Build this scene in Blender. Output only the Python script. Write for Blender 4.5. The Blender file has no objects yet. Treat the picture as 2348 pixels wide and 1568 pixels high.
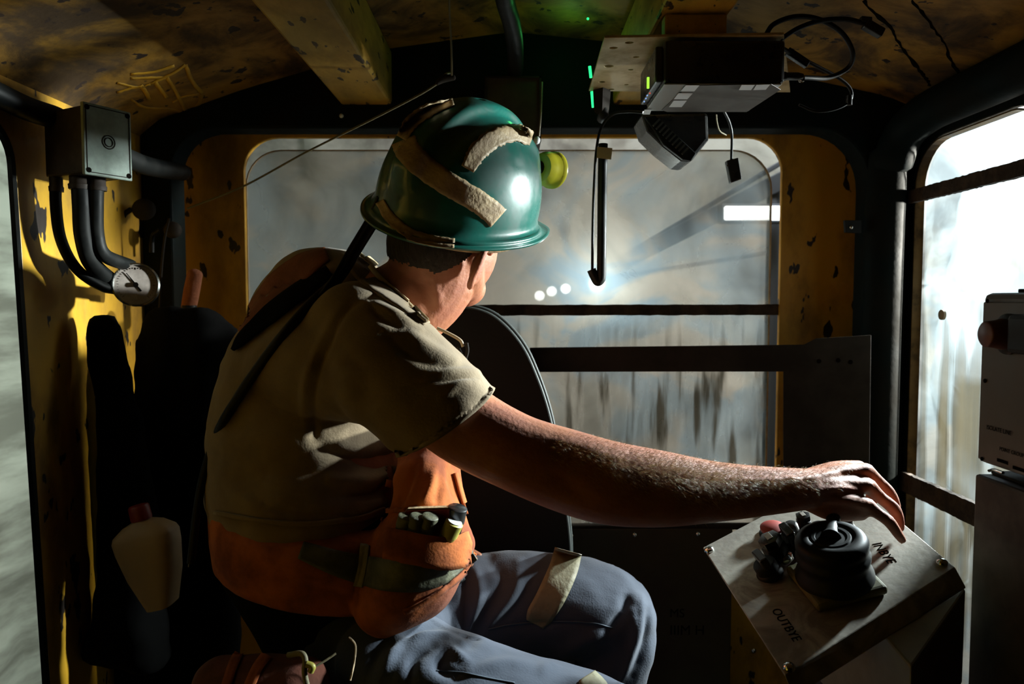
import bpy, bmesh, math, random
import numpy as np
from mathutils import Vector, Matrix, noise
from mathutils.bvhtree import BVHTree
from mathutils.geometry import tessellate_polygon

S = bpy.context.scene
COL = S.collection
random.seed(4)

# ------------------------------------------------------------------ camera, world, lights
F = 1696.0                       # focal length in pixels of the 2348 x 1568 frame
PITCH = math.radians(3.2)
CZ = 1.15                        # eye height over the cab floor
cam_d = bpy.data.cameras.new('camera'); cam = bpy.data.objects.new('camera', cam_d); COL.objects.link(cam)
cam_d.sensor_width = 36; cam_d.lens = 36 * F / 2348; cam_d.clip_start = 0.05
cam.location = (0, 0, CZ); cam.rotation_euler = (math.pi / 2 - PITCH, 0, 0)
cam_d.dof.use_dof = True; cam_d.dof.focus_distance = 1.15; cam_d.dof.aperture_fstop = 5.6
S.camera = cam
S.view_settings.view_transform = 'Standard'; S.view_settings.look = 'None'
S.view_settings.gamma = 1; S.view_settings.use_curve_mapping = False
S.view_settings.exposure = -0.18
w = bpy.data.worlds.new('world'); S.world = w; w.use_nodes = True
w.node_tree.nodes['Background'].inputs[0].default_value = (.5, .6, .6, 1)
w.node_tree.nodes['Background'].inputs[1].default_value = 0.006

def area(name, loc, aim, size, power, col, size_y=None, spread=180):
    d = bpy.data.lights.new(name, 'AREA'); d.energy = power; d.color = col; d.size = size
    if size_y: d.shape = 'RECTANGLE'; d.size_y = size_y
    d.spread = math.radians(spread)
    o = bpy.data.objects.new(name, d); COL.objects.link(o); o.location = loc
    o.rotation_euler = (Vector(aim) - Vector(loc)).to_track_quat('-Z', 'Y').to_euler()
    return o
def point(name, loc, power, col, r=.03):
    d = bpy.data.lights.new(name, 'POINT'); d.energy = power; d.color = col; d.shadow_soft_size = r
    o = bpy.data.objects.new(name, d); COL.objects.link(o); o.location = loc
    return o
# lamps outside the cab standing in for the mine's lighting, plus an added fill
area('floodlight_beam', (2.25, 2.2, CZ + .86), (.5, 1.05, CZ - .25),  .22, 86, (.98, .97, .90), spread=75)
area('low_floodlight_beam', (2.45, 1.76, CZ + .26), (-.84, 1.3, CZ + .02), .14, 60, (1.0, .95, .84), spread=70)
area('tunnel_lamp_beam_right', (2.35, 3.7, CZ + 1.75), (2.75, 3.9, CZ + .70), .3, 62, (.9, .98, 1.0), spread=120)
area('tunnel_lamp_beam_back', (.9, 2.7, CZ + 1.2), (.1, 4.4, CZ + .0), .6, 30, (.98, .95, .90))
area('tunnel_lamp_beam_left', (-1.35, 2.5, CZ + 1.3), (-2.1, 3.1, CZ - .1), .5, 7, (.86, 1.0, .9))
point('headlamp_beam', (.222, 1.975, CZ + .045), 2.4, (.80, .97, 1.0), .015)
area('doorway_fill', (-1.75, .35, CZ + .45), (.3, 1.1, CZ + .0), .4, .35, (1.0, .70, .45))  # added fill lamp for the dim sides facing the camera

# ------------------------------------------------------------------ pixel helpers
cp, sp = math.cos(PITCH), math.sin(PITCH)
def ray(px, py):
    a = (px - 1174) / F; u = -(py - 784) / F
    return Vector((a, cp + u * sp, -sp + u * cp))
def P(px, py, Y):
    d = ray(px, py); return Vector((0, 0, CZ)) + d * (Y / d.y)
def proj(co):
    co = np.asarray(co); x = co[:, 0]; y = co[:, 1]; z = co[:, 2] - CZ
    fwd = y * cp - z * sp; up = y * sp + z * cp
    return 1174 + F * x / fwd, 784 - F * up / fwd
def XZ(px, py, Y):
    p = P(px, py, Y); return (p.x, p.z)

# ------------------------------------------------------------------ materials
def M(name, col=(.5, .5, .5), rough=.5, metal=0., dirt=None, dirt_amt=.5, scale=8, stretch=(1, 1, 1), chips=None,
      bump=0., bscale=60, spec=.5, sss=0, sss_col=None, emit=None, emit_s=0, sheen=0, dist=0.0, detail=6, coat=0, lo=.35, hi=.65):
    m = bpy.data.materials.new(name); m.use_nodes = True
    nt = m.node_tree; N = nt.nodes; L = nt.links; b = N['Principled BSDF']
    b.inputs['Base Color'].default_value = (*col, 1); b.inputs['Roughness'].default_value = rough
    b.inputs['Metallic'].default_value = metal; b.inputs['Specular IOR Level'].default_value = spec
    if coat: b.inputs['Coat Weight'].default_value = coat; b.inputs['Coat Roughness'].default_value = .15
    if sheen: b.inputs['Sheen Weight'].default_value = sheen; b.inputs['Sheen Roughness'].default_value = .6
    if sss:
        b.inputs['Subsurface Weight'].default_value = sss
        b.inputs['Subsurface Radius'].default_value = (1, .3, .15); b.inputs['Subsurface Scale'].default_value = .006
    if emit:
        b.inputs['Emission Color'].default_value = (*emit, 1); b.inputs['Emission Strength'].default_value = emit_s
    tc = N.new('ShaderNodeTexCoord'); mp = N.new('ShaderNodeMapping'); mp.inputs['Scale'].default_value = stretch
    L.new(tc.outputs['Object'], mp.inputs[0])
    def ramp(src, a, c):
        r = N.new('ShaderNodeMapRange'); r.inputs[1].default_value = a; r.inputs[2].default_value = c
        r.interpolation_type = 'SMOOTHSTEP'; L.new(src, r.inputs[0]); return r.outputs[0]
    last = None
    if dirt is not None:
        n = N.new('ShaderNodeTexNoise'); n.inputs['Scale'].default_value = scale; n.inputs['Detail'].default_value = detail
        n.inputs['Distortion'].default_value = dist; n.inputs['Roughness'].default_value = .62
        L.new(mp.outputs[0], n.inputs['Vector'])
        f = N.new('ShaderNodeMath'); f.operation = 'MULTIPLY'; f.inputs[1].default_value = dirt_amt
        L.new(ramp(n.outputs[0], lo, hi), f.inputs[0])
        mx = N.new('ShaderNodeMix'); mx.data_type = 'RGBA'; mx.inputs[6].default_value = (*col, 1); mx.inputs[7].default_value = (*dirt, 1)
        L.new(f.outputs[0], mx.inputs[0]); last = mx.outputs[2]
        rr = N.new('ShaderNodeMapRange'); rr.inputs[3].default_value = rough; rr.inputs[4].default_value = min(1, rough + .3)
        L.new(f.outputs[0], rr.inputs[0]); L.new(rr.outputs[0], b.inputs['Roughness'])
    if chips is not None:
        v = N.new('ShaderNodeTexNoise'); v.inputs['Scale'].default_value = scale * 4.5; v.inputs['Detail'].default_value = 3
        L.new(mp.outputs[0], v.inputs['Vector'])
        mx = N.new('ShaderNodeMix'); mx.data_type = 'RGBA'; mx.inputs[7].default_value = (*chips, 1)
        if last: L.new(last, mx.inputs[6])
        else: mx.inputs[6].default_value = (*col, 1)
        L.new(ramp(v.outputs[0], .635, .66), mx.inputs[0]); last = mx.outputs[2]
    if last: L.new(last, b.inputs['Base Color'])
    if bump:
        n = N.new('ShaderNodeTexNoise'); n.inputs['Scale'].default_value = bscale; n.inputs['Detail'].default_value = 5
        L.new(mp.outputs[0], n.inputs['Vector'])
        bp = N.new('ShaderNodeBump'); bp.inputs['Strength'].default_value = bump; bp.inputs['Distance'].default_value = .01
        L.new(n.outputs[0], bp.inputs['Height']); L.new(bp.outputs[0], b.inputs['Normal'])
    return m

def pane_mat(name, clear, film, stretch, scale, base, amp, lo, hi, zfade=None, grime=(.10, .09, .07), sk=.22, floor_=0):
    """scratched plastic sheet: part see-through, part milky film, with streaks of grime"""
    m = bpy.data.materials.new(name); m.use_nodes = True
    nt = m.node_tree; N = nt.nodes; L = nt.links
    for n in list(N): N.remove(n)
    out = N.new('ShaderNodeOutputMaterial')
    tc = N.new('ShaderNodeTexCoord')
    def tex(st, sc, det=5, dist=0):
        mp = N.new('ShaderNodeMapping'); mp.inputs['Scale'].default_value = st; L.new(tc.outputs['Object'], mp.inputs[0])
        n = N.new('ShaderNodeTexNoise'); n.inputs['Scale'].default_value = sc; n.inputs['Detail'].default_value = det
        n.inputs['Distortion'].default_value = dist; L.new(mp.outputs[0], n.inputs['Vector']); return n.outputs[0]
    def mr(src, a, b_, c, d):
        r = N.new('ShaderNodeMapRange'); r.interpolation_type = 'SMOOTHSTEP'
        for i, v in enumerate((a, b_, c, d)): r.inputs[i + 1].default_value = v
        L.new(src, r.inputs[0]); return r.outputs[0]
    def math_(op, a, b_):
        n = N.new('ShaderNodeMath'); n.operation = op
        for i, v in enumerate((a, b_)):
            if isinstance(v, (int, float)): n.inputs[i].default_value = v
            else: L.new(v, n.inputs[i])
        return n.outputs[0]
    tr = N.new('ShaderNodeBsdfTransparent'); tr.inputs[0].default_value = (*clear, 1)
    tl = N.new('ShaderNodeBsdfTranslucent'); df = N.new('ShaderNodeBsdfDiffuse')
    streak = mr(tex(stretch, scale), lo, hi, 0, 1)
    if zfade:
        sx = N.new('ShaderNodeSeparateXYZ'); L.new(tc.outputs['Object'], sx.inputs[0])
        if floor_: streak = math_('ADD', math_('MULTIPLY', streak, 1 - floor_), floor_)
        streak = math_('MULTIPLY', streak, mr(sx.outputs[2], zfade[0], zfade[1], 1, 0))
    mx = N.new('ShaderNodeMix'); mx.data_type = 'RGBA'; mx.inputs[6].default_value = (*film, 1); mx.inputs[7].default_value = (*grime, 1)
    fm = N.new('ShaderNodeMix'); fm.data_type = 'RGBA'; fm.inputs[6].default_value = (film[0], film[1] * .93, film[2] * .84, 1); fm.inputs[7].default_value = (film[0] * .66, film[1] * .80, film[2] * .90, 1)
    L.new(mr(tex((1, 1, 1.4), 4.2, 4, 1.2), .42, .60, 0, 1), fm.inputs[0]); L.new(fm.outputs[2], mx.inputs[6])
    L.new(math_('MINIMUM', math_('MULTIPLY', streak, 5.0 if floor_ else 1.0), 1.0), mx.inputs[0]); L.new(mx.outputs[2], tl.inputs[0]); L.new(mx.outputs[2], df.inputs[0])
    a = N.new('ShaderNodeMixShader'); a.inputs[0].default_value = .22; L.new(tl.outputs[0], a.inputs[1]); L.new(df.outputs[0], a.inputs[2])
    cloud = mr(tex((1, 1, 1), 3.5, 6, .6), .35, .65, base - amp, base + amp)
    fac = math_('MINIMUM', math_('ADD', cloud, math_('MULTIPLY', streak, sk)), .97)
    b = N.new('ShaderNodeMixShader'); L.new(fac, b.inputs[0]); L.new(tr.outputs[0], b.inputs[1]); L.new(a.outputs[0], b.inputs[2])
    g = N.new('ShaderNodeBsdfGlossy'); g.inputs['Roughness'].default_value = .18
    c = N.new('ShaderNodeMixShader'); c.inputs[0].default_value = .03; L.new(b.outputs[0], c.inputs[1]); L.new(g.outputs[0], c.inputs[2])
    L.new(c.outputs[0], out.inputs[0])
    return m

YEL = (.60, .33, .02); DIRT = (.030, .016, .006)
m_yel = M('yellow_paint', YEL, .42, dirt=DIRT, dirt_amt=.75, scale=4, chips=(.03, .015, .008), bump=.12, bscale=25, lo=.42, hi=.72)
m_yelwall = M('yellow_paint_scuffed', YEL, .45, dirt=(.10, .045, .008), dirt_amt=.75, scale=6, stretch=(1, 1, .5), chips=(.02, .012, .008), bump=.1, lo=.42, hi=.7)
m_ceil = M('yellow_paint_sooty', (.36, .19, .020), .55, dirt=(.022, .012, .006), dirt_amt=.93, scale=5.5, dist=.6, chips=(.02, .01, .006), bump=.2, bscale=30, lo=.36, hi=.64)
m_beam = M('yellow_beam_paint', (.56, .35, .04), .45, dirt=(.10, .07, .02), dirt_amt=.6, scale=9, stretch=(1, .4, 1), chips=(.05, .03, .01), bump=.15, bscale=30)
m_dark = M('dark_teal_paint', (.0035, .0085, .009), .6, spec=.06, dirt=(.012, .011, .008), dirt_amt=.7, scale=6, bump=.1)
m_black = M('black_rubber', (.004, .005, .005), .42, spec=.2, dirt=(.016, .016, .014), dirt_amt=.5, scale=20)
m_vinyl = M('black_vinyl', (.004, .005, .005), .6, spec=.15, bump=.08, bscale=120)
m_piping = M('vinyl_piping', (.05, .058, .055), .5)
m_blackplastic = M('black_plastic', (.010, .010, .010), .25, dirt=(.05, .05, .045), dirt_amt=.35, scale=30)
m_steel = M('brushed_steel', (.50, .47, .40), .36, .6, dirt=(.14, .12, .10), dirt_amt=.7, scale=14, dist=1.2, bump=.06, bscale=90)
m_steel_dark = M('stained_steel', (.026, .021, .016), .7, .0, spec=.15, dirt=(.012, .009, .007), dirt_amt=.7, scale=7)
m_panel = M('dark_olive_panel', (.055, .045, .022), .4, .2, dirt=(.03, .012, .008), dirt_amt=.8, scale=3)
m_chrome = M('chrome', (.7, .72, .7), .15, 1)
m_rust = M('rusty_bar', (.06, .035, .018), .8, dirt=(.02, .014, .01), dirt_amt=.9, scale=20, bump=.5, bscale=80)
m_lid = M('grey_green_lid', (.34, .42, .36), .5, dirt=(.12, .15, .12), dirt_amt=.6, scale=12, bump=.05)
m_boxgrey = M('dark_box_paint', (.05, .035, .02), .5, dirt=(.02, .012, .01), dirt_amt=.8, scale=10)
m_helmet = M('green_helmet_plastic', (.010, .125, .098), .27, dirt=(.008, .062, .048), dirt_amt=.95, scale=11, bump=.03, bscale=50, coat=.5)
m_tape = M('worn_reflective_tape', (.42, .31, .17), .5, dirt=(.20, .13, .07), dirt_amt=.7, scale=30, bump=.2, bscale=150)
m_skin = M('skin', (.40, .155, .078), .5, dirt=(.27, .075, .04), dirt_amt=.6, scale=14, bump=.13, bscale=170, sss=.12)
m_hair = M('grey_brown_hair', (.022, .015, .010), .8, dirt=(.05, .034, .024), dirt_amt=.5, scale=60, stretch=(1, 1, .2), bump=.7, bscale=200)
m_armhair = M('golden_arm_hair', (.50, .35, .16), .4)
m_shirt = M('khaki_cotton', (.22, .160, .088), .9, dirt=(.13, .085, .045), dirt_amt=.6, scale=10, bump=.12, bscale=300, sheen=.1)
m_orange = M('orange_hi_vis_cloth', (.40, .098, .009), .9, dirt=(.10, .018, .004), dirt_amt=.85, scale=9, bump=.10, bscale=260)
m_vestred = M('faded_orange_cloth', (.22, .062, .02), .85, dirt=(.12, .04, .015), dirt_amt=.7, scale=12, bump=.2, bscale=200)
m_band = M('grimy_reflective_band', (.085, .085, .045), .55, dirt=(.02, .022, .012), dirt_amt=.8, scale=14, bump=.25, bscale=90)
m_band2 = M('olive_reflective_band', (.17, .155, .09), .6, dirt=(.09, .08, .045), dirt_amt=.6, scale=18, bump=.2, bscale=110)
m_jean = M('navy_work_cloth', (.030, .041, .064), .9, dirt=(.020, .028, .044), dirt_amt=.5, scale=4, bump=.12, bscale=320, sheen=.1)
m_seam = M('trouser_stitching', (.055, .075, .10), .8)
m_jug = M('cream_plastic', (.36, .25, .13), .5, dirt=(.30, .2, .1), dirt_amt=.5, scale=8)
m_red = M('red_plastic', (.20, .012, .006), .4, dirt=(.2, .02, .01), dirt_amt=.5)
m_green = M('green_led', (.02, .3, .08), .4, emit=(.02, 1, .22), emit_s=2.2)
m_lime = M('lime_led', (.1, .3, .02), .4, emit=(.35, 1, .05), emit_s=1.6)
m_blue = M('blue_led', (.05, .1, .3), .4, emit=(.3, .5, 1), emit_s=1.0)
m_redled = M('red_led', (.3, .02, .02), .4, emit=(1, .1, .05), emit_s=.8)
m_yellowlamp = M('yellow_lamp_housing', (.55, .50, .03), .3)
m_lens = M('lamp_lens', (.7, .75, .7), .08, coat=1)
m_paper = M('paper_label', (.55, .58, .60), .5)
m_grey = M('grey_label_plate', (.075, .066, .055), .4, .2, dirt=(.07, .06, .05), dirt_amt=.5, scale=10)
m_ink = M('black_marker_ink', (.006, .005, .004), 1.0, spec=0)
m_plate = M('cream_mounting_plate', (.62, .50, .26), .5, dirt=(.24, .14, .04), dirt_amt=.7, scale=12)
m_cord = M('brown_cord', (.12, .10, .05), .8)
m_tag = M('tan_tag', (.30, .22, .13), .6)
m_yolive = M('yellow_olive_plastic', (.30, .27, .05), .45)
m_oliveplate = M('worn_olive_plate', (.13, .12, .03), .5, dirt=(.05, .045, .015), dirt_amt=.7, scale=20)
m_house = M('console_side_steel', (.22, .20, .13), .45, .3, dirt=(.12, .10, .06), dirt_amt=.7, scale=6)
m_tray = M('pale_tray_paint', (.30, .33, .34), .4)
m_rim = M('worn_window_rim', (.13, .075, .012), .7, dirt=(.03, .02, .01), dirt_amt=.8, scale=25)
m_lany = M('tan_webbing', (.45, .34, .19), .8)
m_bag = M('dark_red_cloth', (.10, .024, .010), .9, dirt=(.04, .012, .006), dirt_amt=.7, scale=15, bump=.15, bscale=200)
m_gauge = M('gauge_dial', (.62, .54, .48), .5, dirt=(.22, .17, .14), dirt_amt=.6, scale=25)
m_buttonred = M('dull_red_button', (.09, .028, .020), .45)
m_rock = M('pale_dusty_rock', (.60, .60, .56), .9, dirt=(.13, .12, .11), dirt_amt=.8, scale=1.3, dist=.8, bump=1, bscale=5)
m_rockL = M('streaked_rock', (.42, .50, .44), .9, dirt=(.10, .11, .09), dirt_amt=.8, scale=2.6, stretch=(1, .35, 2.2), bump=.8, bscale=3)
m_rockR = M('glare_white_rock', (.80, .82, .82), .9, dirt=(.55, .57, .56), dirt_amt=.8, scale=1.5, bump=.6, bscale=4)  # rock whitened to suggest the overexposed light beyond the right window
m_mud = M('dark_mud', (.08, .07, .06), .9, dirt=(.04, .035, .03), dirt_amt=.8, scale=3, bump=.6)
m_conv = M('grey_conveyor_steel', (.045, .055, .07), .7)
m_lampface = M('lamp_face', (1, 1, 1), .4, emit=(.9, .97, 1), emit_s=5)
m_floor = M('cab_floor_plate', (.05, .04, .03), .7, dirt=(.02, .018, .014), dirt_amt=.8)
m_paneB = pane_mat('scratched_window_sheet', (.70, .69, .66), (.72, .72, .72), (7, 1, .7), 4.2, .22, .14, .47, .68, (-.02 + CZ - .12, CZ + .05), sk=.55)
m_paneR = pane_mat('streaked_window_sheet', (.86, .93, .98), (.88, .90, .88), (1, 8, .5), 3.0, .012, .010, .40, .66, (CZ - .38, CZ + .14), grime=(.055, .046, .028), sk=.42, floor_=.12)
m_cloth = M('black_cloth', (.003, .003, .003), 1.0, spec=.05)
m_glass = M('spectacle_lens', (.5, .6, .62), .1)

# ------------------------------------------------------------------ mesh helpers
def obj(name, verts, faces, mat, parent=None, smooth=False):
    me = bpy.data.meshes.new(name); me.from_pydata([tuple(v) for v in verts], [], faces); me.validate()
    me.materials.append(mat)
    bm = bmesh.new(); bm.from_mesh(me); bmesh.ops.recalc_face_normals(bm, faces=bm.faces); bm.to_mesh(me); bm.free()
    if smooth:
        me.polygons.foreach_set('use_smooth', [True] * len(me.polygons))
    o = bpy.data.objects.new(name, me); COL.objects.link(o)
    if parent: o.parent = parent; o.matrix_parent_inverse = parent.matrix_world.inverted()
    return o
def bev(o, w_, n=2, ang=40):
    b = o.modifiers.new('bevel', 'BEVEL'); b.width = w_; b.segments = n; b.limit_method = 'ANGLE'; b.angle_limit = math.radians(ang)
    return o
def autosm(o, ang=40):
    me = o.data; me.polygons.foreach_set('use_smooth', [True] * len(me.polygons))
    bm = bmesh.new(); bm.from_mesh(me)
    for e in bm.edges:
        if len(e.link_faces) == 2 and e.calc_face_angle(0) > math.radians(ang): e.smooth = False
    bm.to_mesh(me); bm.free(); return o
def thing(name, label, cat, loc=(0, 0, 0), group=None):
    o = bpy.data.objects.new(name, None); COL.objects.link(o); o.location = loc; o.empty_display_size = .05
    o['label'] = label; o['category'] = cat
    if group: o['group'] = group
    o.matrix_world = Matrix.Translation(Vector(loc))
    return o
def tag(o, label, cat, group=None):
    o['label'] = label; o['category'] = cat
    if group: o['group'] = group
    return o
def struct(o): o['kind'] = 'structure'; return o
BOXF = [(0, 1, 3, 2), (4, 6, 7, 5), (0, 4, 5, 1), (2, 3, 7, 6), (0, 2, 6, 4), (1, 5, 7, 3)]
def gbox(c, ax, ay, az, hx, hy, hz):
    c = Vector(c); ax, ay, az = Vector(ax), Vector(ay), Vector(az)
    return [c + ax * (hx * i) + ay * (hy * j) + az * (hz * k) for i in (-1, 1) for j in (-1, 1) for k in (-1, 1)], BOXF
def box(name, lo, hi, mat, parent=None, b=0.003):
    lo = Vector(lo); hi = Vector(hi)
    v, f = gbox((lo + hi) / 2, (1, 0, 0), (0, 1, 0), (0, 0, 1), *((hi - lo) / 2))
    o = obj(name, v, f, mat, parent)
    if b: bev(o, b)
    return o
def obox(name, c, ax, ay, az, h, mat, parent=None, b=.002):
    v, f = gbox(c, ax, ay, az, *h); o = obj(name, v, f, mat, parent)
    if b: bev(o, b)
    return o
def frame_from(d, ref=(0, 0, 1)):
    d = Vector(d).normalized(); ref = Vector(ref)
    if abs(d.dot(ref)) > .95: ref = Vector((1, 0, 0))
    a = d.cross(ref).normalized(); return a, d, a.cross(d)
def lathe_geo(c, axis, prof, n=32):
    """prof = [(radius, height)...] about axis through c"""
    a, d, b = frame_from(axis); c = Vector(c); V = []; Fc = []
    for r, h in prof:
        for i in range(n):
            t = 2 * math.pi * i / n
            V.append(c + d * h + a * (r * math.cos(t)) + b * (r * math.sin(t)))
    for k in range(len(prof) - 1):
        for i in range(n):
            j = (i + 1) % n; Fc.append((k * n + i, k * n + j, (k + 1) * n + j, (k + 1) * n + i))
    Fc.append(tuple(range(n))[::-1]); Fc.append(tuple(range((len(prof) - 1) * n, len(prof) * n)))
    return V, Fc
def lathe(name, c, axis, prof, mat, parent=None, n=32):
    return autosm(obj(name, *lathe_geo(c, axis, prof, n), mat, parent), 50)
def cr(pts, k=8):
    """Catmull-Rom through points (Vectors of any size)"""
    pts = [np.array(p, float) for p in pts]
    if len(pts) < 3: return [pts[0] + (pts[-1] - pts[0]) * i / k for i in range(k + 1)]
    q = [2 * pts[0] - pts[1]] + pts + [2 * pts[-1] - pts[-2]]; out = []
    for i in range(1, len(q) - 2):
        for s in range(k):
            t = s / k; a, b, c, d = q[i - 1:i + 3]
            out.append(.5 * (2 * b + (c - a) * t + (2 * a - 5 * b + 4 * c - d) * t * t + (3 * b - a - 3 * c + d) * t ** 3))
    out.append(q[-2]); return out
def tube_geo(pts, r, n=10, k=8, straight=False):
    if not straight: pts = cr([tuple(p) for p in pts], k)
    pts = [Vector(p) for p in pts]; V = []; Fc = []
    ref = None
    for i, p in enumerate(pts):
        t = (pts[min(i + 1, len(pts) - 1)] - pts[max(i - 1, 0)]).normalized()
        if ref is None: ref = t.orthogonal()
        ref = (ref - t * ref.dot(t)).normalized(); b = t.cross(ref)
        rr = r(i / (len(pts) - 1)) if callable(r) else r
        for j in range(n):
            a = 2 * math.pi * j / n; V.append(p + ref * (rr * math.cos(a)) + b * (rr * math.sin(a)))
    for i in range(len(pts) - 1):
        for j in range(n):
            q = (j + 1) % n; Fc.append((i * n + j, i * n + q, (i + 1) * n + q, (i + 1) * n + j))
    Fc.append(tuple(range(n))[::-1]); Fc.append(tuple(range((len(pts) - 1) * n, len(pts) * n)))
    return V, Fc
def tube(name, pts, r, mat, parent=None, n=10, k=8, straight=False):
    return autosm(obj(name, *tube_geo(pts, r, n, k, straight), mat, parent), 60)
def PT(lst): return [P(*q) for q in lst]
def merge(geos):
    V = []; Fc = []
    for v, f in geos:
        o = len(V); V += [Vector(x) for x in v]; Fc += [tuple(i + o for i in q) for q in f]
    return V, Fc
def prism(name, outer, holes, to3, th, mat, parent=None, b=0):
    """flat outline with holes -> slab; to3 maps (u,v)->Vector, th is the thickness vector"""
    loops = [[Vector((u, v, 0)) for u, v in l] for l in [outer] + holes]
    tris = tessellate_polygon(loops); flat = [p for l in loops for p in l]; n = len(flat)
    V = [to3(p.x, p.y) for p in flat]; V += [v + Vector(th) for v in V]
    Fc = [tuple(t) for t in tris] + [tuple(i + n for i in t)[::-1] for t in tris]; o = 0
    for l in loops:
        m = len(l)
        for i in range(m):
            j = (i + 1) % m; Fc.append((o + i, o + j, o + j + n, o + i + n))
        o += m
    ob = obj(name, V, Fc, mat, parent)
    if b: bev(ob, b, 2, 60)
    return ob
def rrect(u0, v0, u1, v1, r, n=8):
    if not isinstance(r, (tuple, list)): r = (r,) * 4
    out = []
    for (cx, cy, a0), rr in zip([(u1, v1, 0), (u0, v1, 90), (u0, v0, 180), (u1, v0, 270)], r):
        x = cx - rr if cx == u1 else cx + rr; y = cy - rr if cy == v1 else cy + rr
        for i in range(n + 1):
            a = math.radians(a0 + 90 * i / n); out.append((x + rr * math.cos(a), y + rr * math.sin(a)))
    return out

def loft_geo(secs, n=22, k=5, view=(0, 1, 0), capk=.8):
    """secs = [(px,py,Y,half-width px across the view,half-depth m)] -> closed rounded body"""
    pts = []
    for s in secs:
        c = P(s[0], s[1], s[2]); pts.append((c.x, c.y, c.z, s[3] * s[2] / F, s[4]))
    return loft3_geo(pts, n, k, view, capk)
def loft3_geo(pts, n=22, k=5, view=(0, 1, 0), capk=.8):
    q = cr(pts, k) if len(pts) > 2 else [np.array(p, float) for p in pts]
    C = [Vector(p[:3]) for p in q]; R = [(max(p[3], .001), max(p[4], .001)) for p in q]
    T = [(C[min(i + 1, len(C) - 1)] - C[max(i - 1, 0)]).normalized() for i in range(len(C))]
    # rounded ends
    def cap(c, t, r, sgn):
        out = []
        for a in (80, 60, 35, 15):
            h = math.sin(math.radians(a)) * min(r) * capk; f = math.cos(math.radians(a)); out.append((c + t * (h * sgn), t, (r[0] * f, r[1] * f)))
        return out
    seq = cap(C[0], T[0], R[0], -1) + list(zip(C, T, R)) + cap(C[-1], T[-1], R[-1], 1)[::-1]
    V = []; Fc = []; last = None
    for c, t, r in seq:
        a = t.cross(Vector(view))
        if a.length < .25 and last is not None: a = last - t * last.dot(t)
        a.normalize()
        if last is not None and a.dot(last) < 0: a = -a
        last = a; b = t.cross(a)
        for j in range(n):
            th = 2 * math.pi * j / n; V.append(c + a * (r[0] * math.cos(th)) + b * (r[1] * math.sin(th)))
    m = len(seq)
    for i in range(m - 1):
        for j in range(n):
            q2 = (j + 1) % n; Fc.append((i * n + j, i * n + q2, (i + 1) * n + q2, (i + 1) * n + j))
    Fc.append(tuple(range(n))[::-1]); Fc.append(tuple(range((m - 1) * n, m * n)))
    return V, Fc
def ell_geo(c, A, r, nu=24, nv=16):
    c = Vector(c); V = []; Fc = []
    for i in range(1, nv):
        ph = math.pi * i / nv
        for j in range(nu):
            t = 2 * math.pi * j / nu
            V.append(c + A[0] * (r[0] * math.sin(ph) * math.cos(t)) + A[1] * (r[1] * math.sin(ph) * math.sin(t)) + A[2] * (r[2] * math.cos(ph)))
    for i in range(nv - 2):
        for j in range(nu):
            q = (j + 1) % nu; Fc.append((i * nu + j, i * nu + q, (i + 1) * nu + q, (i + 1) * nu + j))
    Fc.append(tuple(range(nu))[::-1]); Fc.append(tuple(range((nv - 2) * nu, (nv - 1) * nu)))
    return V, Fc
def fuse(name, geos, voxel, smooth, mat, parent=None, sculpt=None, cut=None):
    """melt overlapping closed shapes into one continuous skin"""
    V, Fc = merge(geos)
    me = bpy.data.meshes.new(name); me.from_pydata([tuple(v) for v in V], [], Fc)
    bm = bmesh.new(); bm.from_mesh(me); bmesh.ops.recalc_face_normals(bm, faces=bm.faces); bm.to_mesh(me); bm.free()
    o = bpy.data.objects.new(name, me); COL.objects.link(o)
    r = o.modifiers.new('r', 'REMESH'); r.mode = 'VOXEL'; r.voxel_size = voxel
    s = o.modifiers.new('s', 'SMOOTH'); s.iterations = smooth; s.factor = .6
    dg = bpy.context.evaluated_depsgraph_get(); m2 = bpy.data.meshes.new_from_object(o.evaluated_get(dg))
    bpy.data.objects.remove(o); bpy.data.meshes.remove(me)
    m2.name = name; m2.materials.clear(); m2.materials.append(mat)
    if sculpt:
        n = len(m2.vertices); co = np.empty(n * 3); m2.vertices.foreach_get('co', co); co = co.reshape(-1, 3)
        no = np.empty(n * 3); m2.vertices.foreach_get('normal', no); no = no.reshape(-1, 3)
        co = sculpt(co, no); m2.vertices.foreach_set('co', co.ravel()); m2.update()
    if cut:
        bm = bmesh.new(); bm.from_mesh(m2)
        bmesh.ops.delete(bm, geom=[v for v in bm.verts if cut(v.co)], context='VERTS'); bm.to_mesh(m2); bm.free()
    m2.polygons.foreach_set('use_smooth', [True] * len(m2.polygons))
    o = bpy.data.objects.new(name, m2); COL.objects.link(o)
    if parent: o.parent = parent; o.matrix_parent_inverse = parent.matrix_world.inverted()
    return o
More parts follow.
